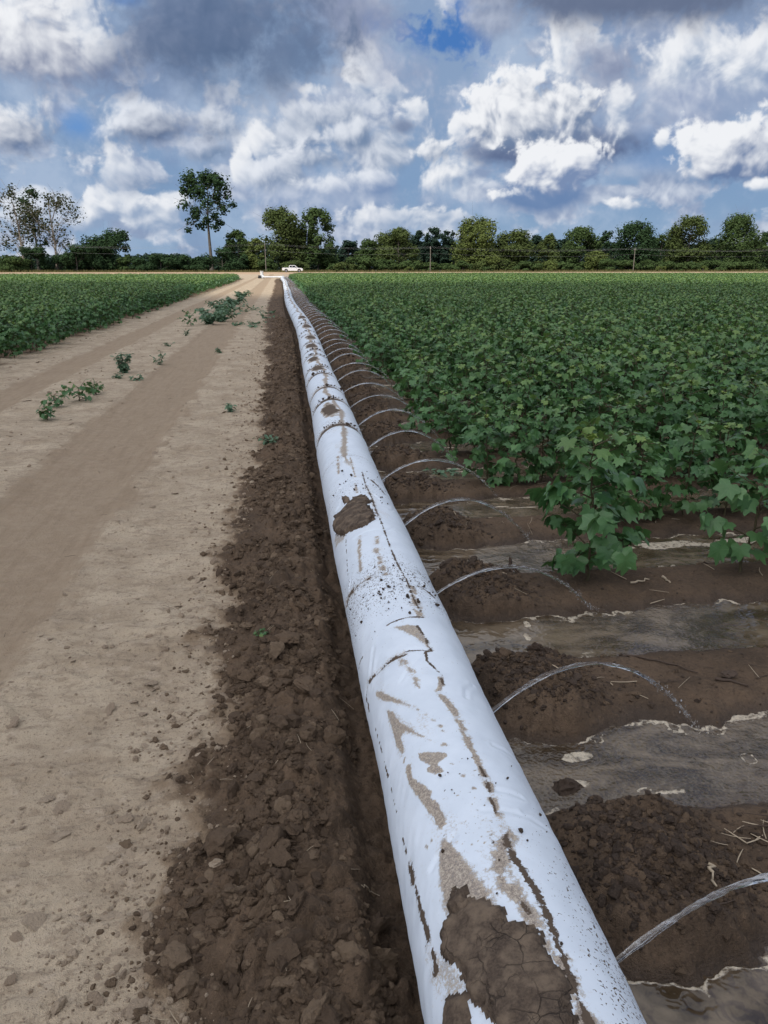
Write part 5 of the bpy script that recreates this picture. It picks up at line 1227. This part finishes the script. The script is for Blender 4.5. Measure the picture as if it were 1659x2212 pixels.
def crown_points(rs, lobes, n, shell=.55):
    w = np.array([l[3] * l[4] for l in lobes]); w = w ** 1.3; w = w / w.sum(); k = rs.choice(len(lobes), n, p=w)
    L = np.array(lobes)[k]; d = rs.normal(size=(n, 3)); d /= np.linalg.norm(d, axis=1)[:, None]
    r_ = rs.rand(n) ** shell
    r_ = r_ * (0.80 + 0.35 * perlin(d[:, 0] * 2.3 + L[:, 0], d[:, 2] * 2.3 + d[:, 1] * 1.3 + L[:, 2], 7))
    return L[:, :3] + d * np.column_stack([L[:, 3], L[:, 3], L[:, 4]]) * r_[:, None], d
def tree(px, ptop, pw, Y, kind, label, group=None, bottom=0.25, form='oval', n=1500, leaf=.55, seed=1, cat='tree', name='tree', bark=BARK, shell=.5, lobes_n=20, lean=0.0, gaps=0.0, trunk_r=None, pbase=None, fill=6.0, custom=None):
    rs = np.random.RandomState(seed)
    x, zt = plane_pt(px, ptop, Y); W = pw / F_PX * math.hypot(x, Y) * 1.04; H = zt; zb = H * bottom
    lobes = []
    for i in range(lobes_n):
        q = (i + .5) / lobes_n if form != 'round' else rs.rand()
        h = zb + (H - zb) * q
        if form == 'oval': wr_ = math.sin(math.pi * min(1, .22 + q * .74)) ** .7
        elif form == 'cone': wr_ = (1 - q) ** .75 * .95 + .12
        elif form == 'top': wr_ = .35 + .75 * math.sin(math.pi * min(1, q * .92 + .02)) if q > .12 else .5
        elif form == 'round': wr_ = math.sqrt(max(.05, 1 - (2 * q - 1) ** 2))
        else: wr_ = .8
        a = rs.uniform(0, 6.28); rr_ = W * .5 * wr_ * rs.uniform(.45, .92)
        lr = W * rs.uniform(.17, .27) * (0.75 + .5 * wr_); lz = min(lr * rs.uniform(.75, 1.15), (H - zb) * .3)
        lobes.append((math.cos(a) * rr_ + lean * (h - zb), math.sin(a) * rr_, min(h, H - lz * .9), lr, lz))
    lobes.append((lean * (H - zb), 0, H - W * .16, W * .2, W * .16))
    if bottom < .2 and not custom and cat == 'tree':
        for i in range(9): lobes.append((rs.uniform(-.42, .42) * W, -abs(rs.normal(0, W * .3)), H * rs.uniform(.10, .42), W * rs.uniform(.15, .22), H * rs.uniform(.07, .12)))
    for sx in (-1, 1): lobes.append((sx * W * .34 + lean * (H - zb) * .4, 0, zb + (H - zb) * rs.uniform(.30, .55), W * .16, W * .16))
    if custom: lobes = [((a - px) / F_PX * math.hypot(x, Y), rs.normal(0, W * .12), plane_pt(a, b, Y)[1], c / F_PX * math.hypot(x, Y), c / F_PX * math.hypot(x, Y) * .85) for a, b, c in [(q[0], q[1], q[2] * 1.13) for q in custom]]
    n = int(n * fill)
    C, DN = crown_points(rs, lobes, n, shell)
    ok = C[:, 2] > .15
    if gaps: ok &= fbm(C[:, 0] * .45 + seed, C[:, 2] * .45 + C[:, 1] * .2, 3, seed) > -.30 + gaps
    v, f = leaf_cards(C[ok], leaf, rs, DN[ok])
    o = tag(empty(name, (x, Y, 0)), label, cat, group)
    link('crown', mk_mesh('crown', v, f, mats=(TL[kind],), smooth=False), o)
    mb = MB(); tr_ = trunk_r or max(.16, H * .014)
    hh = zb + (H - zb) * .75; u = np.linspace(0, 1, 9)
    tp = np.column_stack([lean * np.clip(u * hh - zb, 0, None) + .02 * H * np.sin(u * 4 + seed) * u, .02 * H * np.sin(u * 3) * u, u * hh])
    mb.tube(tp, tr_ * (1.25 - 1.05 * u) * np.where(u == 0, 1.3, 1), 9)
    for l in lobes:
        q = min(max(max((l[2] - H * .12) / hh, .15) * .8, .70 if bottom > .35 else 0), .92); k = q * 8; i = int(k); b0 = tp[i] + (tp[min(i + 1, 8)] - tp[i]) * (k - i)
        e = np.array(l[:3]); m1 = b0 + (e - b0) * .5 + np.array([0, 0, .03 * H])
        mb.tube([b0, m1, e], [tr_ * .38 * (1.1 - q), tr_ * .24 * (1.1 - q), tr_ * .08], 5, False)
        for _ in range(2 if bark is BARK else 4):
            e2 = e + rs.normal(size=3) * np.array([l[3], l[3], l[4]]) * .75; mb.tube([m1 + (e - m1) * rs.uniform(.1, .8), e2], [tr_ * .12, tr_ * .04], 4, False)
    link('trunk', mb.mesh('trunk', (bark,), True), o)
    return o
# the lone tall tree and its neighbours on the left
tree(444, 369, 112, 266, 'dark', 'very tall lone tree with a bare grey trunk and a wide flat dark crown', bottom=.40, form='top', n=2500, leaf=.72, seed=3, lobes_n=22, fill=2.0, gaps=.10, trunk_r=.50, custom=[(415, 390, 25), (445, 384, 26), (468, 395, 24), (484, 422, 15), (491, 442, 10), (404, 412, 18), (430, 418, 22), (460, 425, 20), (400, 445, 15), (420, 455, 16), (472, 450, 17), (454, 468, 16), (408, 478, 12), (428, 486, 14), (466, 480, 12), (404, 498, 9), (446, 444, 16), (456, 492, 11), (420, 470, 12), (440, 478, 12)], shell=.45)
tree(28, 392, 82, 262, 'brown', 'half bare tree with thin grey limbs and a leaning stem at the left frame edge', bottom=.25, form='oval', n=640, leaf=.62, fill=2.1, seed=5, bark=BARK_P, lobes_n=22, gaps=.16, lean=-.10)
tree(60, 400, 62, 268, 'dark', 'thin dark tree standing between the two half bare trees', bottom=.3, form='oval', n=620, leaf=.66, fill=2.1, seed=6, lobes_n=16, gaps=.10)
tree(102, 404, 100, 260, 'brown', 'half bare tree with a pale forked trunk and browning leaves', bottom=.32, form='top', n=760, leaf=.60, fill=2.1, seed=7, bark=BARK_P, lobes_n=24, gaps=.14, trunk_r=.36)
tree(232, 491, 84, 262, 'dark', 'dark dense rounded tree alone in the hedge left of the tall lone tree', bottom=.08, form='round', n=1500, leaf=.6, seed=8, lobes_n=18)
tree(513, 494, 52, 268, 'mid', 'small green rounded tree right of the tall lone tree', bottom=.2, form='oval', n=900, leaf=.55, seed=9, gaps=.08)
tree(552, 512, 40, 258, 'yellow', 'short bright yellow green tree just left of the utility pole by the truck', bottom=.05, form='oval', n=800, leaf=.5, seed=10)
tree(606, 443, 92, 266, 'olive', 'tall broad olive green tree directly behind the left utility pole', bottom=.10, form='oval', n=2100, leaf=.62, seed=11, lobes_n=24, gaps=.05)
tree(684, 445, 74, 266, 'mid', 'tall narrow dark green tree directly behind the white pickup truck', bottom=.08, form='oval', n=1900, leaf=.60, seed=12, lobes_n=22, gaps=.05)
# the line along the right
tree(752, 518, 44, 290, 'far', 'low blue green tree in the gap right of the pickup truck', bottom=.1, form='round', n=600, leaf=.7, seed=13)
tree(798, 515, 52, 270, 'mid', 'middling green tree left of the olive tree by the middle utility pole', bottom=.08, form='oval', n=1000, leaf=.6, seed=14)
tree(862, 489, 88, 264, 'olive', 'broad olive tree with two crowns left of the middle utility pole', bottom=.08, form='round', n=1700, leaf=.58, seed=15, lobes_n=20)
for i, (a, b, w) in enumerate(((905, 497, 40), (935, 489, 44), (966, 496, 44), (1000, 505, 40))):
    tree(a, b, w, 292 + 3 * (i % 2), 'far', ['dark blue green tree behind and right of the two crowned olive tree', 'dark blue green tree rising right behind the middle utility pole', 'dark blue green tree midway between the middle pole and the tallest yellow tree',
         'dark blue green tree touching the left of the tallest yellow green tree'][i], 'dark trees of the back row', bottom=.1, form='oval', n=700, leaf=.7, seed=16 + i, gaps=.06)
tree(1030, 465, 92, 262, 'yellow', 'tallest yellow green tree, ragged on top, in the middle of the right line', bottom=.06, form='oval', n=2100, leaf=.58, seed=20, lobes_n=24, gaps=.05)
tree(1112, 493, 78, 264, 'olive', 'rounded yellow olive tree right beside the tallest yellow green tree', bottom=.08, form='round', n=1700, leaf=.58, seed=21, lobes_n=20)
tree(1158, 506, 46, 290, 'far', 'dark tree behind the gap right of the rounded olive tree', 'dark trees of the back row', bottom=.1, form='oval', n=650, leaf=.7, seed=22)
tree(1187, 504, 52, 264, 'olive', 'slim olive tree with a creeper clad lower half', bottom=.05, form='cone', n=1000, leaf=.55, seed=23)
tree(1222, 514, 44, 290, 'far', 'low dark tree behind the slim olive tree', 'dark trees of the back row', bottom=.1, form='oval', n=600, leaf=.7, seed=24)
tree(1259, 486, 70, 266, 'mid', 'round topped green tree with a yellow bush at its foot', bottom=.08, form='oval', n=1600, leaf=.58, seed=25, lobes_n=20)
tree(1288, 538, 40, 258, 'yellow', 'low bright yellow green tree below the round topped green tree', bottom=.03, form='round', n=750, leaf=.5, seed=26)
tree(1311, 497, 44, 286, 'dark', 'small dark tree with an open crown left of the right utility pole', bottom=.15, form='oval', n=620, leaf=.62, seed=27, gaps=.12)
tree(1378, 474, 88, 266, 'dark', 'wide dark green tree directly behind the right utility pole', bottom=.08, form='oval', n=1900, leaf=.6, seed=28, lobes_n=22, gaps=.04)
tree(1432, 504, 40, 276, 'mid', 'low thin tree in the gap right of the right utility pole', bottom=.1, form='oval', n=600, leaf=.58, seed=29, gaps=.1)
tree(1496, 462, 80, 264, 'olive', 'tall olive tree with a side shoot, left one of the tall pair at far right', bottom=.08, form='oval', n=1900, leaf=.6, seed=30, lobes_n=22, gaps=.05)
tree(1552, 512, 50, 290, 'far', 'dark low tree between the two tall trees at far right', 'dark trees of the back row', bottom=.1, form='oval', n=600, leaf=.7, seed=31)
tree(1606, 458, 92, 264, 'mid', 'tall tapering green tree, outermost of the tall pair at far right', bottom=.06, form='oval', n=2000, leaf=.6, seed=32, lobes_n=24, gaps=.06)
tree(1660, 497, 50, 268, 'dark', 'dark tree cut by the right frame edge', bottom=.1, form='oval', n=900, leaf=.6, seed=33, gaps=.06)
# shrubs along the foot of the line
SH = [(20, 548, 70, 'mid'), (62, 528, 60, 'dark'), (120, 545, 70, 'dark'), (160, 522, 62, 'dark'), (196, 540, 50, 'dark'), (275, 548, 46, 'mid'), (305, 552, 50, 'dark'), (345, 543, 62, 'dark'), (395, 546, 56, 'dark'), (430, 552, 40, 'dark'),
      (478, 530, 66, 'dark'), (530, 548, 40, 'dark'), (580, 545, 36, 'mid'), (640, 548, 60, 'olive'), (722, 556, 34, 'mid'), (742, 552, 44, 'olive'), (775, 540, 50, 'dark'), (830, 545, 50, 'mid'), (884, 548, 40, 'mid'),
      (925, 552, 44, 'mid'), (962, 555, 50, 'mid'), (1000, 550, 44, 'dark'), (1050, 548, 50, 'olive'), (1092, 545, 46, 'olive'), (1138, 550, 50, 'dark'), (1190, 548, 30, 'yellow'), (1225, 550, 50, 'mid'), (1322, 545, 56, 'dark'), (1360, 548, 40, 'mid'),
      (1405, 545, 60, 'mid'), (1452, 550, 46, 'dark'), (1490, 552, 50, 'mid'), (1535, 548, 50, 'dark'), (1580, 552, 50, 'mid'), (1625, 550, 46, 'mid')]
SL = ['at the left frame edge', 'under the leaning half bare tree', 'under the pale forked trunk', 'right of the half bare trees', 'left of the dark rounded tree', 'right of the dark rounded tree', 'in the low part of the left hedge', 'forming the wide hump of the left hedge', 'left of the tall lone trunk', 'at the foot of the tall lone trunk',
      'rising right of the tall lone trunk', 'below the small rounded tree', 'behind the left utility pole', 'under the broad olive tree', 'just right of the pickup truck', 'pale and loose right of the pickup truck', 'left of the middling green tree', 'under the middling green tree', 'under the two crowned olive tree',
      'right at the middle utility pole', 'right of the middle utility pole', 'left of the tallest yellow tree', 'under the tallest yellow tree', 'under the rounded olive tree', 'in the dark gap beyond the rounded olive tree', 'climbing the slim olive tree', 'left of the yellow bush', 'right of the yellow bush', 'at the foot of the right utility pole',
      'right of the right utility pole', 'under the low thin tree', 'under the tall olive tree with the side shoot', 'between the two tall trees at far right', 'under the tall tapering tree', 'right of the tall tapering tree']
for i, (a, b, w, kd) in enumerate(SH):
    tree(a, b + (13 if a > 560 else 2), w, 252 + 3 * (i % 3), ('mid' if kd == 'dark' and a > 560 else kd), {'dark': 'dark green' if a < 560 else 'leafy green', 'mid': 'green', 'olive': 'olive green', 'yellow': 'yellow green'}[kd] + ' shrub ' + SL[i], 'shrubs along the foot of the trees', bottom=.02, form='round', n=620, leaf=.5, seed=60 + i, cat='shrub', name='shrub', lobes_n=9)
for i, (a, b, w) in enumerate(((740, 574, 12), (884, 575, 14), (1055, 575, 16), (1190, 573, 14), (1250, 575, 12), (1428, 574, 14), (1475, 575, 16), (1520, 573, 14), (1560, 576, 14))):
    tree(a, b, w + 6, 249, 'yellow' if i % 2 else 'mid', 'small low bush on the grassy verge ' + ['right of the pickup truck', 'under the two crowned olive tree', 'in front of the tallest yellow tree', 'in front of the slim olive tree', 'in front of the round topped tree', 'in front of the low thin tree',
         'left of the tall olive tree', 'right of the tall olive tree', 'left of the tall tapering tree'][i], 'small verge bushes', bottom=.02, form='round', n=150, leaf=.35, seed=120 + i, cat='bush', name='bush', lobes_n=5)
# the wood that closes the view
rs = np.random.RandomState(9); n = 52000
fx = rs.uniform(-190, 330, n); fy = rs.uniform(292, 312, n)
top = np.where(fx < -18, 5.0, 9.6) + 2.6 * fbm(fx * .09, fx * 0 + 1.0, 3, 71) + 1.8 * fbm(fx * .35, fy * .2, 2, 72)
top = np.where((fx > 10) & (fx < 34), top - 1.5, top)
fz = top * (1 - rs.rand(n) ** 1.3)
v, f = leaf_cards(np.column_stack([fx, fy, fz]), 1.15, rs)
tag(link('wood', mk_mesh('wood', v, f, mats=(TL['far'],), smooth=False)), 'far dark wood closing the view behind the line of trees', 'wood', kind='stuff')
# rough grass verge
mat_grass = tree_leaf_mat('dry_verge_grass', (0.10, 0.115, 0.040, 1), (0.26, 0.215, 0.105, 1))
n = 30000; gx_ = rs.uniform(-150, 270, n); gy_ = rs.uniform(243, 254, n); gh = rs.uniform(.35, 1.05, n) * (1 + .5 * fbm(gx_ * .15, gy_ * .3, 2, 81)); ga = rs.uniform(0, 3.14, n); gw = rs.uniform(.05, .14, n)
dxy = np.column_stack([np.cos(ga), np.sin(ga), np.zeros(n)]) * gw[:, None]; b0 = np.column_stack([gx_, gy_, np.zeros(n)]); tip = b0 + np.column_stack([rs.normal(0, .18, n), rs.normal(0, .18, n), gh])
v = np.stack([b0 - dxy, b0 + dxy, tip], 1).reshape(-1, 3)
tag(link('verge_grass', mk_mesh('verge_grass', v, np.arange(3 * n).reshape(-1, 3), mats=(mat_grass,), smooth=False)), 'tall dry grass along the far side of the dirt road', 'grass', kind='stuff')

# ------------------------------------------------------------------ poles and wires
mat_pole = simple('weathered_pole', (0.20, 0.18, 0.155, 1), .85, scale=1.5); mat_wire = simple('grey_wire', (0.30, 0.31, 0.32, 1), .5); mat_insul = simple('porcelain', (0.6, 0.6, 0.58, 1), .3)
PYW = 247.0
poles = []
for pxp, ptop, lab in ((572, 527, 'left utility pole, tallest, standing behind the white hydrant'), (930, 534, 'middle utility pole against the dark wood'), (1372, 537, 'right utility pole in front of the wide dark tree')):
    x, zt = plane_pt(pxp, ptop, PYW); poles.append((x, zt))
    o = tag(empty('utility_pole', (x, PYW, 0)), lab, 'utility pole', 'utility poles along the far road')
    mb = MB(); mb.tube([(0, 0, -.1), (0.03, 0, zt * .5), (0, 0, zt)], [.13, .12, .09], 10); link('pole', mb.mesh('pole', (mat_pole,), True), o)
    mb = MB(); mb.box((0, 0, zt - .45), (.10, 1.5, .12)); link('crossarm', mb.mesh('crossarm', (mat_pole,)), o)
    for yy in (-.65, 0, .65):
        mb = MB(); mb.tube([(0, yy, zt - .38 if yy else zt), (0, yy, (zt - .38 if yy else zt) + .22)], [.05, .035], 8); link('insulator', mb.mesh('insulator', (mat_insul,), True), o)
dxp = (poles[2][0] - poles[0][0]) / 2
xs_p = [poles[0][0] - 2 * dxp, poles[0][0] - dxp, poles[0][0], poles[1][0], poles[2][0], poles[2][0] + dxp, poles[2][0] + 2 * dxp]; zs_p = [poles[1][1]] * 2 + [q[1] for q in poles] + [poles[1][1]] * 2
for k, (yy, dz_, lab) in enumerate(((-.8, -.16, 'upper power line nearest the road'), (.8, -.12, 'upper power line farther from the road'), (0, .2, 'topmost thin power line on the pole tips'), (-.15, -1.75, 'lowest power line strung well below the crossarms'))):
    pts = []
    for i in range(6):
        for u in np.linspace(0, 1, 14)[:-1]:
            pts.append((xs_p[i] + (xs_p[i + 1] - xs_p[i]) * u, PYW + yy, zs_p[i] + (zs_p[i + 1] - zs_p[i]) * u + dz_ - 1.0 * 4 * u * (1 - u) * .8))
    mb = MB(); mb.tube(pts, .009, 5)
    tag(link('power_line', mb.mesh('power_line', (mat_wire,), True)), lab + ' between the poles', 'power line', 'power lines along the far road')

# ------------------------------------------------------------------ the pickup
tx, _ = plane_pt(632, 590, 226); TZ = 0.25
tk = tag(empty('pickup_truck', (tx, 226, TZ)), 'white crew cab pickup truck with a dark bed cover parked on the far dirt road', 'truck')
mat_car = simple('white_car_paint', (0.80, 0.81, 0.82, 1), .25, var=.02, spec=.5); mat_glass = simple('dark_car_glass', (0.015, 0.018, 0.022, 1), .08, spec=.6); mat_rim = simple('alloy_rim', (0.45, 0.45, 0.46, 1), .3, metal=.8)
mat_lamp = simple('headlamp_glass', (0.75, 0.76, 0.78, 1), .15); mat_red = simple('tail_lamp', (0.35, 0.02, 0.02, 1), .3)
body = [(-2.85, .55), (-2.85, 1.15), (-2.80, 1.22), (-.95, 1.22), (1.05, 1.24), (2.35, 1.14), (2.72, 1.02), (2.85, .80), (2.85, .50), (2.55, .42)]
arch = lambda cx: [(cx + .50 * math.cos(a), .44 + .48 * math.sin(a)) for a in np.linspace(.05, math.pi - .05, 9)]
low = body + arch(1.85) + [(1.30, .40), (-1.20, .40)] + arch(-1.75) + [(-2.28, .46)]
mb = MB(); V2 = np.array(low); n = len(low)
import bmesh
def prism(prof, y0, y1, name, mat_, parent, bev=.0):
    bm = bmesh.new(); vs1 = [bm.verts.new((a, y0, b)) for a, b in prof]; fc = bm.faces.new(vs1)
    ex = bmesh.ops.extrude_face_region(bm, geom=[fc]); bmesh.ops.translate(bm, verts=[q for q in ex['geom'] if isinstance(q, bmesh.types.BMVert)], vec=(0, y1 - y0, 0))
    bmesh.ops.recalc_face_normals(bm, faces=bm.faces)
    if bev: bmesh.ops.bevel(bm, geom=[e for e in bm.edges if abs(e.verts[0].co.y - e.verts[1].co.y) < 1e-5], offset=bev, segments=2, affect='EDGES', clamp_overlap=True)
    bmesh.ops.triangulate(bm, faces=[q for q in bm.faces if len(q.verts) > 4])
    me = bpy.data.meshes.new(name); bm.to_mesh(me); bm.free(); me.materials.append(mat_); return link(name, me, parent)
prism(low, -.98, .98, 'body', mat_car, tk, .05)
cab = [(-1.0, 1.20), (-.88, 1.80), (-.70, 1.90), (.55, 1.90), (.80, 1.82), (1.45, 1.22)]
prism(cab, -.86, .86, 'cab', mat_car, tk, .06)
for sy in (-1, 1):
    for win in ([(-.82, 1.30), (-.74, 1.76), (-.10, 1.78), (-.10, 1.30)], [(.0, 1.30), (.0, 1.78), (.58, 1.76), (1.12, 1.30)]):
        prism(win, sy * .862, sy * .872, 'side_window', mat_glass, tk)
mb = MB(); mb.add([(.86, -.74, 1.80), (.86, .74, 1.80), (1.42, .78, 1.29), (1.42, -.78, 1.29), (.90, -.74, 1.83), (.90, .74, 1.83), (1.46, .78, 1.31), (1.46, -.78, 1.31)], [[0, 1, 2, 3], [7, 6, 5, 4], [0, 4, 5, 1], [1, 5, 6, 2], [2, 6, 7, 3], [3, 7, 4, 0]]); link('windscreen', mb.mesh('windscreen', (mat_glass,)), tk)
mb = MB(); mb.box((-1.9, 0, 1.255), (1.75, 1.78, .07)); link('bed_cover', mb.mesh('bed_cover', (mat_black,)), tk)
for cx in (1.85, -1.75):
    for sy in (-1, 1):
        mb = MB(); mb.tube([(cx, sy * .99, .42), (cx, sy * .72, .42)], .40, 22); w = link('wheel', mb.mesh('wheel', (mat_black,)), tk)
        mb = MB(); mb.tube([(cx, sy * 1.0, .42), (cx, sy * .98, .42)], .25, 18); link('rim', mb.mesh('rim', (mat_rim,)), w)
for sy in (-1, 1):
    mb = MB(); mb.box((2.76, sy * .74, .93), (.14, .36, .16)); link('headlight', mb.mesh('headlight', (mat_lamp,)), tk)
    mb = MB(); mb.box((-2.85, sy * .88, 1.0), (.05, .16, .32)); link('tail_light', mb.mesh('tail_light', (mat_red,)), tk)
    mb = MB(); mb.box((1.0, sy * 1.06, 1.34), (.14, .20, .18)); link('mirror', mb.mesh('mirror', (mat_black,)), tk)
mb = MB(); mb.box((2.86, 0, .55), (.10, 1.84, .18)); link('bumper', mb.mesh('bumper', (mat_rim,)), tk)

# ------------------------------------------------------------------ the cloud whose shadow lies over the near ground
CH = 850.0
sc_ = CH / SDIR.z; ccx, ccy = SDIR.x * sc_ + 30, SDIR.y * sc_ - 86
v, f = ico(6)
r_ = 1 + .10 * n3d(v, 1.6, 5) + .09 * n3d(v, 4.0, 9) + .05 * n3d(v, 9.0, 4)
v = v * r_[:, None] * np.array([420.0, 112.0, 60.0]); v[:, 2] = np.where(v[:, 2] < -14, -14 + (v[:, 2] + 14) * .15, v[:, 2])
mat_cloud, t, p = material('cloud_white'); p.inputs['Base Color'].default_value = (.9, .9, .92, 1); p.inputs['Roughness'].default_value = 1.0; p.inputs['Specular IOR Level'].default_value = 0.0
tag(link('cloud', mk_mesh('cloud', v, f, mats=(mat_cloud,)), loc=(ccx, ccy, CH)), kind='structure').rotation_euler = (0, 0, R(-14))
